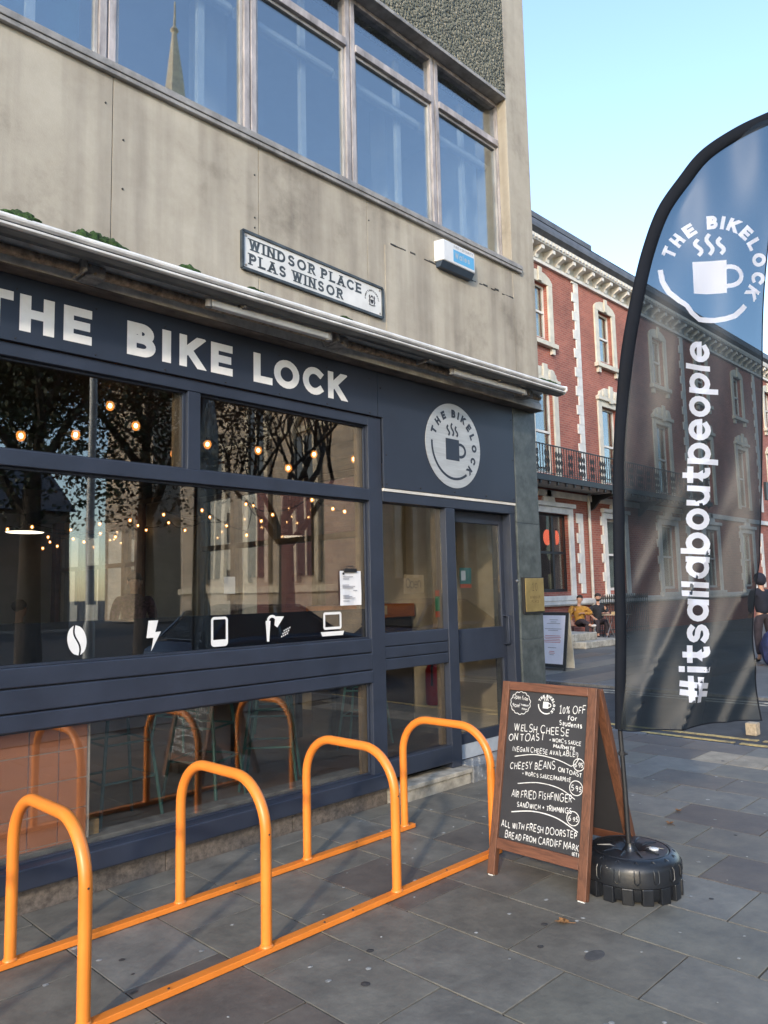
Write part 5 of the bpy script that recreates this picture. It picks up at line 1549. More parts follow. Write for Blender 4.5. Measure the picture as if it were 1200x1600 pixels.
def sash_window(xc, hole, kind, parent):
    x0, x1, z0, z1 = hole
    dark = kind == 'gf0'
    fm = 'dark_frame' if dark else 'white_stone'
    b = MB(); w = .07
    b.box(x0, x0 + w, YR + .12, YR + .20, z0, z1); b.box(x1 - w, x1, YR + .12, YR + .20, z0, z1)
    b.box(x0 + w, x1 - w, YR + .12, YR + .20, z1 - w, z1); b.box(x0 + w, x1 - w, YR + .12, YR + .20, z0, z0 + .09)
    zm = (z0 + z1) / 2
    b.box(x0 + w, x1 - w, YR + .10, YR + .19, zm - .035, zm + .035)
    if dark:
        for xx in (xc - .36, xc + .38): b.box(xx - .05, xx + .05, YR + .11, YR + .20, z0 + .09, z1 - w)
    W = part("window", b, fm, parent)
    part("pane", MB().box(x0 + .02, x1 - .02, YR + .145, YR + .151, z0 + .02, z1 - .02), 'glass_red', W)
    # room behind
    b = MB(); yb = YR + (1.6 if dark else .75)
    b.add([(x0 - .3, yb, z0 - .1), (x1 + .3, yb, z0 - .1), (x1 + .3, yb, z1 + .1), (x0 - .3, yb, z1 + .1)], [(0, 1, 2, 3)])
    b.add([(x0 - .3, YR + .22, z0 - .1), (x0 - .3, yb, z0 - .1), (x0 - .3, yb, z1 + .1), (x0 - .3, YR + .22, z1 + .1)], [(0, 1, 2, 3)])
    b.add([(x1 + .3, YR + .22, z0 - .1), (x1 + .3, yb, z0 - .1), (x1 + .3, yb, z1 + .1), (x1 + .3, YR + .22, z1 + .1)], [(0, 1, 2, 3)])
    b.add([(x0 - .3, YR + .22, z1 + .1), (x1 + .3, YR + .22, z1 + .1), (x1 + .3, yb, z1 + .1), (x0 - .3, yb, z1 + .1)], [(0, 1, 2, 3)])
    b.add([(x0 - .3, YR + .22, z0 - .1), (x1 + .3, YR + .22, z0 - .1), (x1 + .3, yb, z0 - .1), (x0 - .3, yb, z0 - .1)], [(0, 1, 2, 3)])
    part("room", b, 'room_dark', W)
    if dark:
        b = MB(); n = 12
        for (xa, xb) in ((xc + .44, x1 - .07), (x0 + .07, x0 + .30)):
            P = [(xa + (xb - xa) * i / n, YR + .30 + .03 * (i % 2)) for i in range(n + 1)]
            for p, q in zip(P, P[1:]): b.add([(p[0], p[1], z0), (q[0], q[1], z0), (q[0], q[1], z1), (p[0], p[1], z1)], [(0, 1, 2, 3)])
        part("curtain", b, 'curtain', W)
    elif kind != 'f1':
        part("blind", MB().box(x0 + .30, x1 - .02, YR + .26, YR + .27, z0, z1), 'net', W)
    # surround
    b = MB(); s = .26
    mt = 'white_stone' if kind in ('gf0', 'gf') else 'cream_stone'
    if kind == 'f2':      # segmental head
        b.box(x0 - s, x0, YR - .06, YR, z0 - .12, z1); b.box(x1, x1 + s, YR - .06, YR, z0 - .12, z1)
        n = 10; up_ = [(x0 - s + (x1 - x0 + 2 * s) * i / n, z1 + .12 + .26 * math.sin(math.pi * i / n) ** .6) for i in range(n + 1)]
        lo_ = [(x1 - (x1 - x0) * i / n, z1 - .001 + 0.0 * i) for i in range(n + 1)]
        b.yprism([(x0 - s, z1 + .001)] + up_ + [(x1 + s, z1 + .001)], YR - .065, YR)
        b.box(xc - .10, xc + .10, YR - .11, YR - .066, z1 + .02, z1 + .48)
    else:
        b.box(x0 - s, x0, YR - .06, YR, z0 - .12, z1 + .20); b.box(x1, x1 + s, YR - .06, YR, z0 - .12, z1 + .20)
        b.box(x0, x1, YR - .06, YR, z1, z1 + .20)
        b.box(x0 - s - .06, x1 + s + .06, YR - .14, YR, z1 + .201, z1 + .33)
        if kind == 'f1':
            n = 12; w_ = (x1 - x0) / 2 + s
            b.yprism([(xc - w_, z1 + .331)] + [(xc - w_ * math.cos(math.pi * i / n) * (1 - .1 * (i % 2)), z1 + .34 + .34 * math.sin(math.pi * i / n)) for i in range(1, n)] + [(xc + w_, z1 + .331)], YR - .09, YR)
            b.box(xc - .12, xc + .12, YR - .15, YR - .091, z1 + .15, z1 + .76)
            for sg in (-1, 1):
                b.lathe([(.17, 0), (.17, -.045), (.10, -.06)], (xc + sg * .40, YR - .09, z1 + .47), 14, 'y')
        else:
            b.yprism([(xc - .34, z1 + .331), (xc - .30, z1 + .48), (xc - .15, z1 + .52), (xc - .12, z1 + .70), (xc + .12, z1 + .70), (xc + .15, z1 + .52), (xc + .30, z1 + .48), (xc + .34, z1 + .331)], YR - .08, YR)
            if kind == 'gf':
                for i in range(8):
                    if i % 2: b.box(x0 - s - .12, x0 - s - .001, YR - .055, YR, z0 + .31 * i, z0 + .31 * i + .30)
    part("surround", b, mt, W, bevel=.01)
    if kind != 'f1':
        part("sill", MB().box(x0 - s - .08, x1 + s + .08, YR - .16, YR, z0 - .27, z0 - .121), mt, W, bevel=.01)
        if kind == 'f2':
            for sg in (-1, 1): part("sill_block", MB().box(xc + sg * .62 - .08, xc + sg * .62 + .08, YR - .10, YR, z0 - .46, z0 - .271), mt, W)
for k, xc in enumerate(bays):
    sash_window(xc, gf_h[k], 'gf0' if k == 0 else 'gf', RB)
    sash_window(xc, f1_h[k], 'f1', RB)
    sash_window(xc, f2_h[k], 'f2', RB)
# balcony
b = MB(); b.box(17.0, 30.0, YR - 1.05, YR, 4.62, 4.74); b.box(17.0, 30.0, YR - 1.10, YR - .98, 4.56, 4.70)
BAL = part("balcony", b, 'iron', RB)
b = MB(); x = 17.1
while x < 30: b.box(x, x + .05, YR - 1.08, YR - 1.02, 4.46, 4.56); x += .45
part("fringe", b, 'iron', BAL, kind='stuff')
part("soffit", MB().box(17.05, 29.95, YR - .97, YR - .001, 4.60, 4.619), 'net', BAL)
b = MB(); b.box(17.0, 30.0, YR - 1.065, YR - 1.03, 5.58, 5.61); b.box(17.0, 30.0, YR - 1.055, YR - 1.04, 4.78, 4.80)
part("handrail", b, 'iron', BAL)
def sc(pts, r=.010): return MB().tube(pts, r, 6)
b1 = MB(); b1.box(-.010, .010, -.010, .010, 4.74, 5.58)
b2 = MB(); b2.box(-.008, .008, -.008, .008, 4.74, 5.58)
for s0, z0 in ((1, 4.80), (-1, 5.02), (1, 5.24), (-1, 5.02), (-1, 4.80), (-1, 5.24), (1, 5.02)):
    b2.tube([(s0 * .055 * math.sin(math.pi * i / 8), 0, z0 + .22 * i / 8) for i in range(9)], .011, 5)
    b2.tube([(s0 * (.030 + .018 * math.cos(a)), 0, z0 + .11 + .03 * math.sin(a)) for a in [i * .9 for i in range(7)]], .008, 5)
m1 = mesh("baluster", b1, 'iron'); m2 = mesh("scroll_baluster", b2, 'iron')
for i in range(92):
    x = 17.1 + i * .14
    inst("baluster", m2 if i % 9 in (0, 1, 4, 5, 6) else m1, BAL, (x - 30, -1.045, 0))
for x in (18.0, 22.6, 26.0, 29.6):
    part("bracket", MB().xprism([(YR, 4.55), (YR - .9, 4.55), (YR - .85, 4.46), (YR - .35, 4.36), (YR - .12, 4.10), (YR, 4.05)], x - .05, x + .05), 'iron', BAL)
# down pipe
b = MB(); b.tube([(22.32, YR - .09, 4.3), (22.32, YR - .09, 1.0), (22.32, YR - .09, 0.05)], .05, 10); b.tube([(22.32, YR - .09, 4.3), (22.32, YR - .09, 4.5), (22.45, YR - .09, 4.6)], .05, 10)
part("downpipe", b, 'net', RB, smooth=True)
part("hanging_sign", MB().box(35.6, 36.6, YR - 1.3, YR - 1.2, 5.2, 6.0), 'black_sign', RB)

for k, x in enumerate((20.46, 20.94)):
    t = thing("red_lantern", (x, YR + .36, 2.95), ("glowing red lantern behind the dark ground floor window beside the centre bar", "glowing red lantern behind the dark ground floor window nearer the pillar")[1 - k], "lantern")
    part("globe", MB().blob((x, YR + .36, 3.12), (.12, .12, .25), 14, 10), 'lantern', t, smooth=True)
    part("cap", MB().lathe([(.06, 0), (.06, .04)], (x, YR + .36, 3.36), 12), 'black', t)
    part("cord", MB().tube([(x, YR + .36, 3.37), (x, YR + .36, 3.92)], .008, 5), 'black', t)

# ================================================================ PEOPLE
def skin_obj(name, V, Eg, Rr, mat, parent, sub=2):
    me = bpy.data.meshes.new(name)
    me.from_pydata([tuple(Vector(v)) for v in V], Eg, [])
    o = bpy.data.objects.new(name, me); WL[o] = WL[parent]
    _link(o, parent, None, None, None, None)
    sk = o.modifiers.new("skin", 'SKIN'); sk.use_smooth_shade = True; sk.branch_smoothing = .6
    d = me.skin_vertices[0].data
    for i, r in enumerate(Rr):
        d[i].radius = (r, r) if not isinstance(r, tuple) else r
        d[i].use_root = (i == 0)
    s = o.modifiers.new("sub", 'SUBSURF'); s.levels = 1; s.render_levels = sub
    me.materials.append(M[mat])
    return o

def person(label, loc, yaw, J, top, legs, shoe, group=None, hair='hair', hood=False, beard=False, sleeve=1.0, bare=False):
    """J: joint positions in the person's own frame (x right, y forward, z up)"""
    t = thing("person", loc, label, "person", group)
    c, s = math.cos(yaw), math.sin(yaw)
    Tf = lambda p: Vector((p[0] * c - p[1] * s, p[0] * s + p[1] * c, p[2]))
    g = {k: Tf(v) for k, v in J.items()}
    hd = g['head']; nk = g['neck']; hu = (hd - nk).normalized(); fw = Tf(J.get('face', (0, 1, 0))).normalized()
    # continuous body: pelvis, spine, neck, head, arms with fingers, legs
    V = [g['pelvis'], g['waist'], g['chest'], nk, nk + hu * .07, hd - hu * .05 + fw * .02, hd + hu * .03, hd + hu * .085]
    Rr = [.10, .09, .095, .05, .052, .072, .088, .055]; Eg = [(0, 1), (1, 2), (2, 3), (3, 4), (4, 5), (5, 6), (6, 7)]
    for sd in ('l', 'r'):
        i = len(V); V += [g['sh_' + sd], g['el_' + sd], g['wr_' + sd]]; Rr += [.045, .036, .028]; Eg += [(2, i), (i, i + 1), (i + 1, i + 2)]
        w = g['wr_' + sd]; dr = (w - g['el_' + sd]).normalized(); sdv = dr.cross(Vector((0, 0, 1)))
        sdv = sdv.normalized() if sdv.length > .05 else Vector((1, 0, 0))
        pm_ = len(V); V.append(w + dr * .05); Rr.append((.036, .022)); Eg.append((i + 2, pm_))
        for q, (o_, ln) in enumerate(((-.030, .075), (-.010, .088), (.010, .084), (.030, .066))):
            k = len(V); V += [w + dr * .09 + sdv * o_, w + dr * (.09 + ln * .55) + sdv * o_ * 1.1 + Vector((0, 0, -.012)), w + dr * (.09 + ln * .9) + sdv * o_ * 1.1 + Vector((0, 0, -.034))]
            Rr += [.011, .010, .008]; Eg += [(pm_, k), (k, k + 1), (k + 1, k + 2)]
        k = len(V); sg = 1 if sd == 'l' else -1
        V += [w + dr * .035 + sdv * .045 * sg, w + dr * .075 + sdv * .062 * sg]; Rr += [.012, .009]; Eg += [(i + 2, k), (k, k + 1)]
    for sd in ('l', 'r'):
        i = len(V); V += [g['hip_' + sd], g['kn_' + sd], g['an_' + sd], g['an_' + sd] + Tf(J.get('toe_' + sd, (0, .15, -.05)))]
        Rr += [.07, .05, .040, .032]; Eg += [(0, i), (i, i + 1), (i + 1, i + 2), (i + 2, i + 3)]
    base = [v + Vector((0, 0, 0)) for v in V]
    body = skin_obj("body", base, Eg, Rr, 'skin', t)
    # clothes
    V = [g['pelvis'] + Vector((0, 0, -.02)), g['waist'], g['chest'], nk + (g['chest'] - nk) * .08]; Rr = [.155, .15, .165, .082]; Eg = [(0, 1), (1, 2), (2, 3)]
    for sd in ('l', 'r'):
        i = len(V); e = g['el_' + sd]; w = g['wr_' + sd]; sh_ = g['sh_' + sd]
        if sleeve >= 1: V += [sh_, e, e + (w - e) * .92]; Rr += [.078, .060, .046]
        else: V += [sh_, sh_ + (e - sh_) * .5, sh_ + (e - sh_) * .85]; Rr += [.078, .068, .066]
        Eg += [(2, i), (i, i + 1), (i + 1, i + 2)]
    skin_obj("top", V, Eg, Rr, top, t)
    V = [g['pelvis'] + Vector((0, 0, .05)), g['pelvis']]; Rr = [.14, (.155, .13)]; Eg = [(0, 1)]
    for sd in ('l', 'r'):
        i = len(V); k_ = g['kn_' + sd]; a_ = g['an_' + sd]
        V += [g['hip_' + sd], k_, k_ + (a_ - k_) * .88]; Rr += [.105, .076, .058]; Eg += [(1, i), (i, i + 1), (i + 1, i + 2)]
    skin_obj("trousers", V, Eg, Rr, legs, t)
    for sd in ('l', 'r'):
        a_ = g['an_' + sd]; to_ = a_ + Tf(J.get('toe_' + sd, (0, .15, -.05)))
        skin_obj("shoe", [a_ + Vector((0, 0, -.02)), a_ + (to_ - a_) * .5 + Vector((0, 0, -.005)), to_ + (to_ - a_) * .12], [(0, 1), (1, 2)], [.048, .046, .036], shoe, t, 1)
    # head details
    sdv = fw.cross(hu).normalized()
    def hb(name, c_, r, mat, n=10, m_=8):
        b = MB(); b.blob((0, 0, 0), r, n, m_)
        b.v = [tuple(Vector(WL[t]) + c_ + sdv * x + fw * y + hu * z) for x, y, z in b.v]
        part(name, b, mat, t, smooth=True)
    if hood: hb("hood", hd + hu * .035 - fw * .018, (.115, .118, .135), top)
    else: hb("hair", hd + hu * .062 - fw * .022, (.094, .098, .082), hair)
    hb("nose", hd + fw * .088 + hu * -.005, (.013, .020, .022), 'skin', 8, 6)
    for sg in (-1, 1):
        hb("eye", hd + fw * .079 + hu * .022 + sdv * .032 * sg, (.009, .006, .005), 'print_dark', 8, 6)
        if not hood: hb("ear", hd + sdv * .089 * sg + hu * .008, (.012, .020, .030), 'skin', 8, 6)
    hb("mouth", hd + fw * .080 - hu * .042, (.022, .008, .006), 'print_red', 8, 6)
    if beard: hb("beard", hd + fw * .034 - hu * .072, (.066, .056, .046), hair)
    return t
sit = dict(pelvis=(0, 0, .50), waist=(0, .0, .66), chest=(0, .01, .86), neck=(0, .0, 1.03), head=(0, .01, 1.17), sh_l=(-.19, 0, .96), sh_r=(.19, 0, .96),
           el_l=(-.27, .06, .70), el_r=(.27, .06, .70), wr_l=(-.20, .30, .66), wr_r=(.20, .30, .66), hip_l=(-.10, .06, .49), hip_r=(.10, .06, .49),
           kn_l=(-.14, .46, .50), kn_r=(.14, .46, .50), an_l=(-.14, .48, .09), an_r=(.14, .48, .09), toe_l=(0, .15, -.05), toe_r=(0, .15, -.05))
# camera looks towards +x+y; both sit with backs to the wall, facing the street
j = dict(sit); j.update(head=(-.03, .0, 1.19), neck=(0, -.01, 1.04), face=(-.25, .9, .35), el_l=(-.36, .02, .78), wr_l=(-.10, .16, .80), el_r=(.31, .14, .76), wr_r=(.28, .40, .58),
                        kn_r=(-.02, .42, .60), an_r=(-.24, .50, .46), toe_r=(-.13, .06, .0), kn_l=(-.16, .44, .50), an_l=(-.12, .46, .09))
person("seated person in a mustard jacket with crossed legs looking up at the terrace front", (19.88, 7.62, 0.0), RAD(128), j, 'mustard', 'trouser', 'shoe')
j = dict(sit); j.update(face=(-.1, 1, .1), el_l=(-.28, .12, .72), wr_l=(-.12, .34, .76), el_r=(.28, .10, .72), wr_r=(.18, .30, .60), chest=(0, .03, .88), head=(0, .03, 1.22), neck=(0, .01, 1.07))
person("bearded person in a black short sleeved t-shirt seated behind the bistro table", (21.30, 7.80, 0.0), RAD(132), j, 'tee', 'trouser', 'black', beard=True, sleeve=.5)
stand = dict(pelvis=(0, 0, .93), waist=(0, .0, 1.08), chest=(0, .01, 1.29), neck=(0, .0, 1.47), head=(0, .02, 1.60), sh_l=(-.19, 0, 1.40), sh_r=(.19, 0, 1.40),
             el_l=(-.25, .0, 1.12), el_r=(.25, .0, 1.12), wr_l=(-.16, .16, .98), wr_r=(.16, .16, .98), hip_l=(-.10, 0, .90), hip_r=(.10, 0, .90),
             kn_l=(-.12, .03, .49), kn_r=(.13, -.02, .49), an_l=(-.13, .0, .08), an_r=(.15, -.08, .08), toe_l=(0, .15, -.05), toe_r=(0, .15, -.05))
person("standing person in a dark navy hooded coat at the far pavement beside the blue sack", (16.15, 1.32, 0.0), RAD(-35), stand, 'navy_coat', 'trouser', 'black', hood=True)
j = dict(sit); person("seated diner with short dark hair silhouetted against the pale back wall inside", (3.75, 6.3, .24), RAD(-70), j, 'tee', 'trouser', 'black')
j = dict(stand); person("standing person in a plum shirt inside the cafe by the far side windows", (4.75, 5.15, .13), RAD(160), j, 'plaid', 'trouser', 'black')

def chair(loc, rz, label):
    t = thing("folding_chair", loc, label, "chair", "folding chairs by the terrace wall")
    x, y, z = loc
    R2 = lambda px, py, pz: (x + px * math.cos(rz) - py * math.sin(rz), y + px * math.sin(rz) + py * math.cos(rz), z + pz)
    for sx_ in (-.2, .2):
        part("leg", MB().tube([R2(sx_, -.22, .86), R2(sx_, .22, 0)], .012, 6), 'iron', t)
        part("leg", MB().tube([R2(sx_ * .9, .2, .44), R2(sx_ * .9, -.22, 0)], .012, 6), 'iron', t)
    for k in range(4): part("seat_slat", MB().beam(R2(-.2, -.17 + .1 * k, .445), R2(.2, -.17 + .1 * k, .445), .08, .016), 'counter_wood', t)
    for k in range(2): part("back_slat", MB().beam(R2(-.2, -.17 - .04 * k, .68 + .1 * k), R2(.2, -.17 - .04 * k, .68 + .1 * k), .015, .07), 'counter_wood', t)
    return t
chair((19.92, 7.66, 0), RAD(128), "folding slatted chair under the mustard jacketed sitter")
chair((21.34, 7.84, 0), RAD(132), "folding slatted chair under the bearded sitter")
t = thing("bistro_table", (20.85, 6.95, 0), "small folding bistro table with crossed metal legs by the sitters", "table")
x, y = 20.85, 6.95
for k in range(5): part("top_slat", MB().box(x - .34, x + .34, y - .30 + .122 * k, y - .30 + .122 * k + .11, .715, .735), 'blockwood', t)
for yy in (-.24, .24):
    part("leg", MB().tube([(x - .26, y + yy, 0), (x + .26, y + yy, .71)], .012, 6), 'steel', t)
    part("leg", MB().tube([(x + .26, y + yy * .9, 0), (x - .26, y + yy * .9, .71)], .012, 6), 'steel', t)
for xx in (-.26, .26): part("stretcher", MB().tube([(x + xx, y - .24, .02), (x + xx, y + .24, .02)], .010, 6), 'steel', t)
t = thing("carrier_bag", (20.98, 6.93, .736), "tall white carrier bag standing on the bistro table", "bag")
part("body", MB().prism([(-.13, -.08), (.13, -.08), (.13, .08), (-.13, .08)], lambda a, c: (20.98 + a * 1.15, 6.93 + c, .736), lambda a, c: (20.98 + a * .8, 6.93 + c * .5, 1.10)), 'bag_white', t, bevel=.012)
part("handle", MB().tube([(20.98 + .06 * math.cos(a), 6.93, 1.09 + .09 * math.sin(a)) for a in [math.pi * i / 8 for i in range(9)]], .010, 6), 'bag_white', t)
solo("takeaway_box", MB().box(20.58, 20.80, 6.80, 6.98, .736, .82), 'card', "flat brown takeaway box lying on the bistro table", "box", (20.69, 6.9, .736), bevel=.005)

# far A-board with poster
t = thing("poster_board", (12.85, 3.95, 0), "black framed A-board holding a pale lilac printed menu poster", "A-board")
e1 = Vector((12.62, 4.32, 0)); e2 = Vector((12.55, 3.66, 0)); ee = (e2 - e1); el = ee.length; ee.normalize(); ln_ = Vector((.26, .03, 0))
H_ = 1.08
fq = lambda u, v, l: e1 + ee * u + ln_ * (v / H_) + Vector((0, 0, v)) + Vector((-.97, -.1, .2)) * l
def pbox(u0, u1, v0, v1, l0, l1):
    vs = [fq(u, v, l) for l in (l0, l1) for v in (v0, v1) for u in (u0, u1)]
    return MB().add(vs, [(0, 1, 3, 2), (4, 6, 7, 5), (0, 4, 5, 1), (1, 5, 7, 3), (3, 7, 6, 2), (2, 6, 4, 0)])
part("front_panel", pbox(0, el, .06, H_, -.03, 0), 'black', t)
part("leg", pbox(0, .04, 0, .06, -.03, 0), 'black', t); part("leg", pbox(el - .04, el, 0, .06, -.03, 0), 'black', t)
po = part("poster", pbox(.06, el - .06, .12, H_ - .06, .0008, .003), 'poster', t)
b = MB()
for k, vv in enumerate((.93, .89, .86, .76, .73, .63, .60, .57, .54, .51, .41, .34, .31, .28)):
    ww = (.10, .07, .16, .2, .12, .18, .2, .17, .2, .19, .1, .06, .07, .05)[k]
    b.cur = 1 if k in (5, 6, 7, 8, 9, 11, 12) else 0
    vs = [fq(u, v, .0042) for v in (vv, vv + .012) for u in (el / 2 - ww, el / 2 + ww)]
    b.add(vs, [(0, 1, 3, 2)])
part("print_line", b, ['print_grey', 'print_red'], po)
bk = Vector((.40, .05, 0))
b = MB(); vs = []
for v in (.02, H_ - .02):
    for u in (0, el):
        for d_ in (0, .02): vs.append(e1 + ee * u + bk * (1 - v / H_) + ln_ * (v / H_ ) + ln_ * .12 + Vector((d_, 0, v)))
b.add(vs, [(0, 1, 3, 2), (4, 6, 7, 5), (0, 4, 5, 1), (2, 3, 7, 6), (0, 2, 6, 4), (1, 5, 7, 3)])
part("back_panel", b, 'cream_stone', t)
t = thing("door_steps", (18.2, 6.3, 0), "two low weathered stone steps on the far pavement beside the poster board", "steps")
part("step", MB().box(17.3, 19.2, 5.95, 7.2, 0, .17), 'stone_step', t, bevel=.02)
part("step", MB().box(17.3, 18.5, 6.3, 7.2, .1705, .36), 'stone_step', t, bevel=.02)
t = thing("iron_railing", (22.9, 8.2, 0), "short black spiked iron railing by the terrace wall behind the sitters", "railing")
part("rail", MB().box(21.9, 25.5, 8.19, 8.21, 1.0, 1.03).box(21.9, 25.5, 8.19, 8.21, .15, .18), 'iron', t)
rm = mesh("spike", MB().lathe([(.012, 0), (.012, 1.12), (.035, 1.17), (.03, 1.22), (.004, 1.32)], (0, 0, 0), 8), 'iron')
for k in range(26): inst("spike", rm, t, (21.95 + k * .14 - 22.9, 0, 0))
b = MB()
b.blob((15.55, .98, .30), (.26, .22, .34), 14, 10, .18, 3); b.v = [(x, y, max(z, 0.002)) for x, y, z in b.v]
solo("blue_sack", b, 'bag_blue', "slumped dark blue sack on the far pavement at the hooded person's feet", "sack", (15.55, .98, 0), smooth=True)
b = MB()
for k in range(40):
    rx, ry = 15.3 + rnd.random() * .9, .5 + rnd.random() * .7
    b.add([(rx, ry, .006), (rx + .05, ry + .02, .012), (rx + .03, ry + .06, .02)], [(0, 1, 2)])
struct("leaf_litter", b, 'dead_leaf', kind='stuff')

# pale building closing the side road, seen only through the cafe's side windows
t = thing("pale_terrace", (16, 34, 0), "pale rendered terrace closing the side road far behind the cafe", "building")
holes = [(x - .6, x + .6, z, z + 1.8) for x in [2 + 3 * k for k in range(12)] for z in (1.2, 4.6, 7.6)]
b = MB(); wall_holes(b, -2, 38, 0, 11, holes, lambda a, z, d: (a, 34 + d, z), .2)
part("wall", b, 'cream_stone', t)
for h in holes: part("window", MB().box(h[0], h[1], 34.12, 34.15, h[2], h[3]), 'car_glass', t)

# ================================================================ ACROSS THE MAIN ROAD, BEHIND THE CAMERA: seen in the glass
CH = thing("stone_church", (19, -21, 0), "gothic stone church with tall lancet windows and slender spire across the road", "church")
ch_holes = [(x - .45, x + .45, 2.0, 6.2) for x in (14.6, 17.7, 20.8, 23.9, 27.0)]
b = MB(); wall_holes(b, 12.6, 29.5, 0, 7.8, ch_holes, lambda a, z, d: (a, -21 - d, z), .45)
b.add([(12.6, -21, 0), (12.6, -33, 0), (12.6, -33, 7.8), (12.6, -27, 15), (12.6, -21, 7.8)], [(0, 1, 2, 3, 4)])
part("wall", b, 'church', CH)
for h in ch_holes:
    w = part("window", MB().box(h[0], h[1], -21.44, -21.40, h[2], h[3]), 'car_glass', CH)
    xc = (h[0] + h[1]) / 2
    b = MB()
    for s_ in (-1, 1):
        b.box(xc + s_ * .45 - .12, xc + s_ * .45 + .12, -21.0, -20.92, 2.0, 6.2)
        P = [(xc + s_ * (.56 - 1.02 * (1 - math.cos(a))), -20.93, 6.2 + 1.0 * math.sin(a)) for a in [RAD(8 * i) for i in range(8)]]
        b.tube(P, .13, 6)
    b.box(xc - .05, xc + .05, -21.3, -21.2, 2.0, 6.2)
    part("arch", b, 'church_trim', w)
    part("buttress", MB().xprism([(-21, 0), (-20.1, 0), (-20.1, 2.6), (-20.5, 3.2), (-20.5, 5.4), (-21, 6.4)], xc + 1.2, xc + 1.9), 'church_trim', CH)
part("roof", MB().add([(12.4, -20.7, 7.7), (29.7, -20.7, 7.7), (29.7, -27, 15.2), (12.4, -27, 15.2), (12.4, -33.3, 7.7), (29.7, -33.3, 7.7)], [(0, 1, 2, 3), (3, 2, 5, 4)]), 'slate_roof', CH)
b = MB(); b.box(12.5, 29.6, -20.95, -20.70, 7.3, 7.69)
for i in range(33): b.box(12.8 + i * .5, 12.98 + i * .5, -20.72, -20.62, 7.0, 7.3)
part("eaves", b, 'church_trim', CH)
for yc, zt in ((-24.0, 7.4), (-27.0, 9.6), (-30.0, 7.4)):
    w = part("window", MB().box(12.50, 12.585, yc - .55, yc + .55, 2.2, zt), 'car_glass', CH)
    b = MB()
    for s_ in (-1, 1):
        b.box(12.42, 12.58, yc + s_ * .66 - .12, yc + s_ * .66 + .12, 2.0, zt)
        b.tube([(12.5, yc + s_ * (.66 - 1.1 * (1 - math.cos(a))), zt + 1.1 * math.sin(a)) for a in [RAD(8 * i) for i in range(9)]], .14, 6)
    b.box(12.44, 12.49, yc - .05, yc + .05, 2.2, zt)
    part("arch", b, 'church_trim', w)
part("string_course", MB().box(12.45, 12.585, -33, -21, 1.6, 1.85).box(12.5, 12.586, -33, -21, 7.6, 7.8), 'church_trim', CH)
part("tower", MB().box(17.4, 23.4, -50.5, -44.5, 0, 16), 'church', CH)
part("spire", MB().lathe([(3.0, 16), (.55, 38), (.16, 41.2), (.30, 41.4), (.10, 41.7), (.05, 43.5)], (20.4, -47.5, 0), 8), 'church_trim', CH)
CH.location = (24.4, -14.5, 0)

def tree(name, loc, h, crown, label, cat_group, leafmat, nleaf, seed, spread, bare=False, lean=(0, 0)):
    rr = random.Random(seed); t = thing(name, loc, label, "tree", cat_group)
    L0 = Vector(loc); br = MB(); tips = []
    def grow(p, d, ln, r, lvl):
        pts = [p]; rs = [r]; n = 4
        for i in range(n):
            d = (d + Vector((rr.uniform(-.2, .2), rr.uniform(-.2, .2), rr.uniform(-.05, .12)))).normalized()
            p = p + d * (ln / n); pts.append(p); rs.append(r * (1 - .55 * (i + 1) / n))
        br.tube(pts, rs, 6 if lvl < 2 else 4, caps=False)
        if lvl >= (4 if bare else 3): tips.append(p); tips.append(pts[2]); return
        for k in range(3 if lvl else 5):
            ax = Vector((rr.uniform(-1, 1), rr.uniform(-1, 1), rr.uniform(.15, .9))).normalized()
            grow(pts[-1] if k < 2 else pts[rr.choice((2, 3))], (d * .55 + ax * spread).normalized(), ln * rr.uniform(.55, .75), r * .5, lvl + 1)
    tk = MB(); tp = [L0 + Vector((lean[0] * s, lean[1] * s, h * .38 * s)) for s in (0, .25, .5, .75, 1)]
    tk.tube(tp, [.30, .25, .22, .20, .17], 10)
    part("trunk", tk, 'bark', t, smooth=True)
    for k in range(5 if not bare else 6):
        a = k * 2.4 + seed
        grow(tp[3] if k % 2 else tp[4], Vector((math.cos(a) * .7, math.sin(a) * .7, .8)).normalized(), h * .24, .12, 1)
    part("limb", br, 'bark', t)
    lf = MB(); cen = L0 + Vector((lean[0], lean[1], h * .62))
    for i in range(nleaf):
        if bare: p = rr.choice(tips) + Vector((rr.gauss(0, .25), rr.gauss(0, .25), rr.gauss(0, .2)))
        else:
            if rr.random() < .5: p = rr.choice(tips) + Vector((rr.gauss(0, .5), rr.gauss(0, .5), rr.gauss(0, .45)))
            else:
                v = Vector((rr.gauss(0, 1), rr.gauss(0, 1), rr.gauss(0, 1))).normalized() * rr.random() ** .35
                p = cen + Vector((v.x * crown[0], v.y * crown[1], v.z * crown[2]))
                if noise.noise(p * .9) < -.12: continue
        s = rr.uniform(.04, .085) if not bare else rr.uniform(.035, .06)
        u = Vector((rr.gauss(0, 1), rr.gauss(0, 1), rr.gauss(0, 1))).normalized(); w = u.cross(Vector((rr.gauss(0, 1), rr.gauss(0, 1), rr.gauss(0, 1)))).normalized()
        lf.add([p - u * s, p + w * s * .6, p + u * s, p - w * s * .6], [(0, 1, 2, 3)])
    part("crown", lf, leafmat, t)
tree("evergreen_tree", (6.4, -13.0, 0), 11.5, (4.2, 3.2, 4.2), "dense dark evergreen tree across the road mirrored in the display window", "trees across the road", 'leaf_dark', 42000, 3, .8)
tree("evergreen_tree", (9.9, -14.5, 0), 12.5, (4.2, 3.2, 4.6), "tall dark rust tinged tree across the road mirrored beside the lamp post", "trees across the road", 'leaf_rust', 36000, 5, .8)
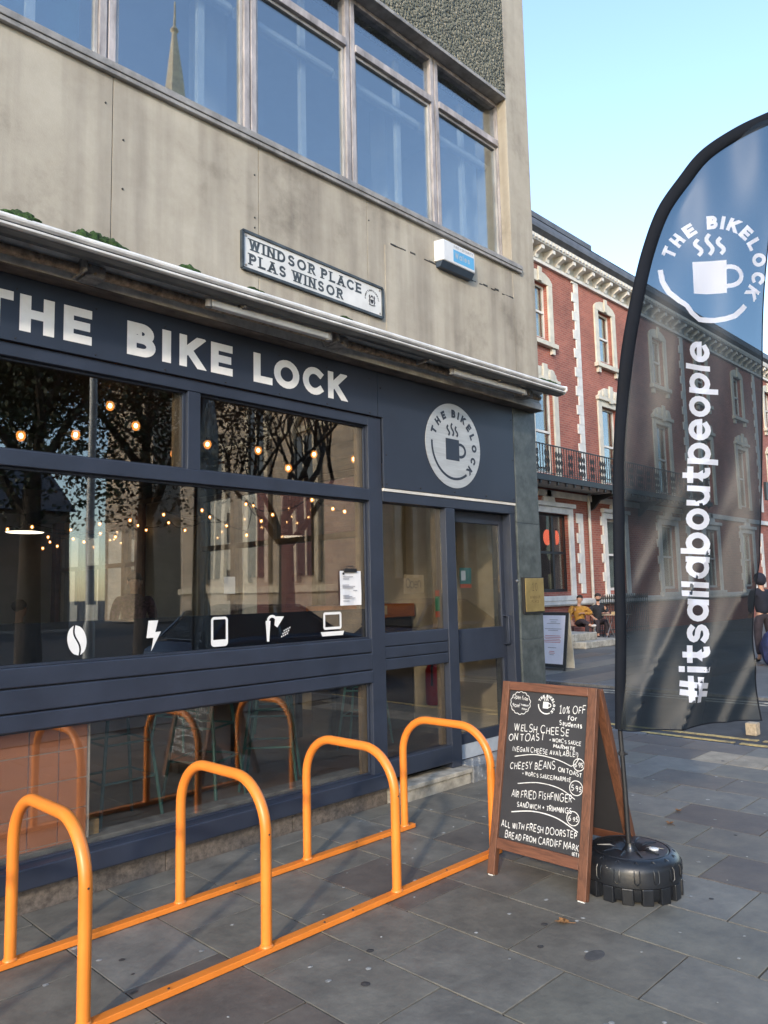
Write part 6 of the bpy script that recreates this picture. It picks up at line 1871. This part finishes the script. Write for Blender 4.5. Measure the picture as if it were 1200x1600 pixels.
tree("bare_tree", (13.6, -13.2, 0), 10, (3, 3, 3), "nearly bare street tree with few yellow leaves mirrored before the church", "trees across the road", 'leaf_gold', 260, 8, .7, True)
tree("bare_tree", (24.5, -11.0, 0), 9, (3, 3, 3), "second bare street tree farther along the church wall", "trees across the road", 'leaf_gold', 120, 12, .7, True)

t = thing("lamp_post", (4.35, -5.45, 0), "slim pale steel lamp post at the kerb mirrored in the window", "lamp post")
part("column", MB().tube([(4.35, -5.45, 0), (4.35, -5.45, 1.2), (4.35, -5.45, 1.25), (4.35, -5.45, 6.5)], [.075, .075, .055, .045], 12), 'pole_grey', t, smooth=True)
part("arm", MB().tube([(4.35, -5.45, 6.4), (4.35, -5.7, 6.75), (4.35, -6.3, 6.85)], .03, 8), 'pole_grey', t, smooth=True)
part("lantern_head", MB().box(4.24, 4.46, -6.75, -6.2, 6.80, 6.90), 'pole_grey', t, bevel=.03)

def car(loc, paint, label):
    x, y, z = loc
    t = thing("parked_car", loc, label, "car", "cars parked along the main road")
    prof = [(-2.05, .30), (-2.1, .55), (-2.0, .80), (-1.75, .92), (-1.15, .98), (1.0, .98), (1.75, .86), (2.05, .70), (2.1, .45), (2.05, .28)]
    b = MB(); n = len(prof)
    ws = [(.0, .78), (.25, .86), (.5, .88)]
    for (yo, sc_) in ((-.88, .97), (-.80, 1.0), (.80, 1.0), (.88, .97)):
        for px_, pz_ in prof: b.v.append((x + px_ * sc_, y + yo, z + .28 + (pz_ - .28) * (1 if abs(yo) < .85 else .93)))
    for r in range(3):
        for k in range(n):
            b.f.append((r * n + k, r * n + (k + 1) % n, (r + 1) * n + (k + 1) % n, (r + 1) * n + k)); b.mi.append(0)
    b.f.append(tuple(range(n - 1, -1, -1))); b.f.append(tuple(3 * n + k for k in range(n))); b.mi += [0, 0]
    part("body", b, paint, t, bevel=.03)
    cab = [(-1.70, .95), (-1.25, 1.38), (-.6, 1.47), (.15, 1.45), (.95, .97)]
    b = MB(); b.prism(cab, lambda a, c: (x + a, y - .80 + (c - .95) * .28, z + c), lambda a, c: (x + a, y + .80 - (c - .95) * .28, z + c))
    part("cabin", b, 'car_glass', t, bevel=.02)
    b = MB(); b.prism([(-1.28, 1.385), (-.6, 1.475), (.18, 1.455), (.20, 1.48), (-.6, 1.505), (-1.30, 1.41)], lambda a, c: (x + a, y - .66, z + c), lambda a, c: (x + a, y + .66, z + c))
    part("roof", b, paint, t, bevel=.01)
    for s_ in (-1, 1):
        for xa, za, xb, zb in ((-1.72, .96, -1.26, 1.39), (-.35, .97, -.40, 1.46), (.97, .98, .17, 1.45)):
            yy = lambda zz: y + s_ * (.815 - (zz - .95) * .28)
            part("window_pillar", MB().beam((x + xa, yy(za), z + za), (x + xb, yy(zb), z + zb), .06, .03), paint, t)
        for wx in (-1.28, 1.30):
            wh = part("wheel", MB().lathe([(.20, -.11), (.31, -.10), (.32, -.06), (.32, .06), (.31, .10), (.20, .11)], (x + wx, y + s_ * .80, z + .32), 24, 'y'), 'tyre', t, smooth=True)
            b = MB(); b.lathe([(.20, 0), (.19, s_ * .012), (.05, s_ * .02)], (x + wx, y + s_ * .905, z + .32), 16, 'y')
            for k in range(5):
                a = k * 2 * math.pi / 5
                b.beam((x + wx, y + s_ * .925, z + .32), (x + wx + .19 * math.cos(a), y + s_ * .92, z + .32 + .19 * math.sin(a)), .05, .02, (0, 1, 0))
            part("rim", b, 'steel', wh)
    for s_ in (-1, 1): part("headlight", MB().box(x + 1.85, x + 2.06, y + s_ * .66 - .14, y + s_ * .66 + .14, z + .62, z + .74), 'car_white', t, bevel=.02)
    return t
car((8.35, -7.0, -.124), 'car_blue', "dark blue hatchback parked across the road mirrored below the window icons")
car((13.2, -7.05, -.124), 'car_blue', "second dark blue car parked ahead of the first toward the church")
car((1.35, -7.0, -.124), 'car_white', "white car parked at the main road kerb mirrored at the window's left edge")

# added brick terrace beyond the church: darkens reflections in the far windows and door
t = thing("backdrop_terrace", (70, -24, 0), "long dull brick terrace beyond the church, added to darken reflections in far windows", "building")
holes = [(x - .6, x + .6, z, z + 1.9) for x in [33.5 + 3.2 * k for k in range(26)] for z in (1.1, 4.6, 7.8)]
b = MB(); wall_holes(b, 31, 118, 0, 11.2, holes, lambda a, z, d: (a, -24 - d, z), .2)
b.add([(31, -24, 0), (31, -34, 0), (31, -34, 11.2), (31, -24, 11.2)], [(0, 1, 2, 3)])
part("wall", b, brick_mat("dull_brick", 1.0, (0.16, 0.085, 0.06), (0.12, 0.065, 0.05), (0.16, 0.13, 0.11)), t)
part("roof", MB().add([(31, -23.6, 11.1), (118, -23.6, 11.1), (118, -29, 14.5), (31, -29, 14.5), (31, -34, 11.1), (118, -34, 11.1)], [(0, 1, 2, 3), (3, 2, 5, 4)]), 'slate_roof', t)
for h in holes:
    w = part("window", MB().box(h[0], h[1], -24.14, -24.10, h[2], h[3]), 'car_glass', t)

# added backdrop hall: covers the bright sky gap mirrored under the trees
t = thing("backdrop_hall", (-2, -36, 0), "low dark stone hall added behind the trees to cover the bright mirrored sky gap", "building")
holes = [(x - .5, x + .5, 1.6, 4.4) for x in [-20 + 3 * k for k in range(12)]]
b = MB(); wall_holes(b, -22, 17, 0, 6.2, holes, lambda a, z, d: (a, -36 - d, z), .25)
part("wall", b, brick_mat("hall_stone", 0.4, (0.22, 0.18, 0.14), (0.17, 0.14, 0.11), (0.2, 0.17, 0.14)), t)
part("roof", MB().add([(-22.3, -35.7, 6.1), (17.3, -35.7, 6.1), (17.3, -40, 9.0), (-22.3, -40, 9.0), (-22.3, -44, 6.1), (17.3, -44, 6.1)], [(0, 1, 2, 3), (3, 2, 5, 4)]), 'slate_roof', t)
for h in holes: part("window", MB().box(h[0], h[1], -36.2, -36.15, h[2], h[3]), 'car_glass', t)
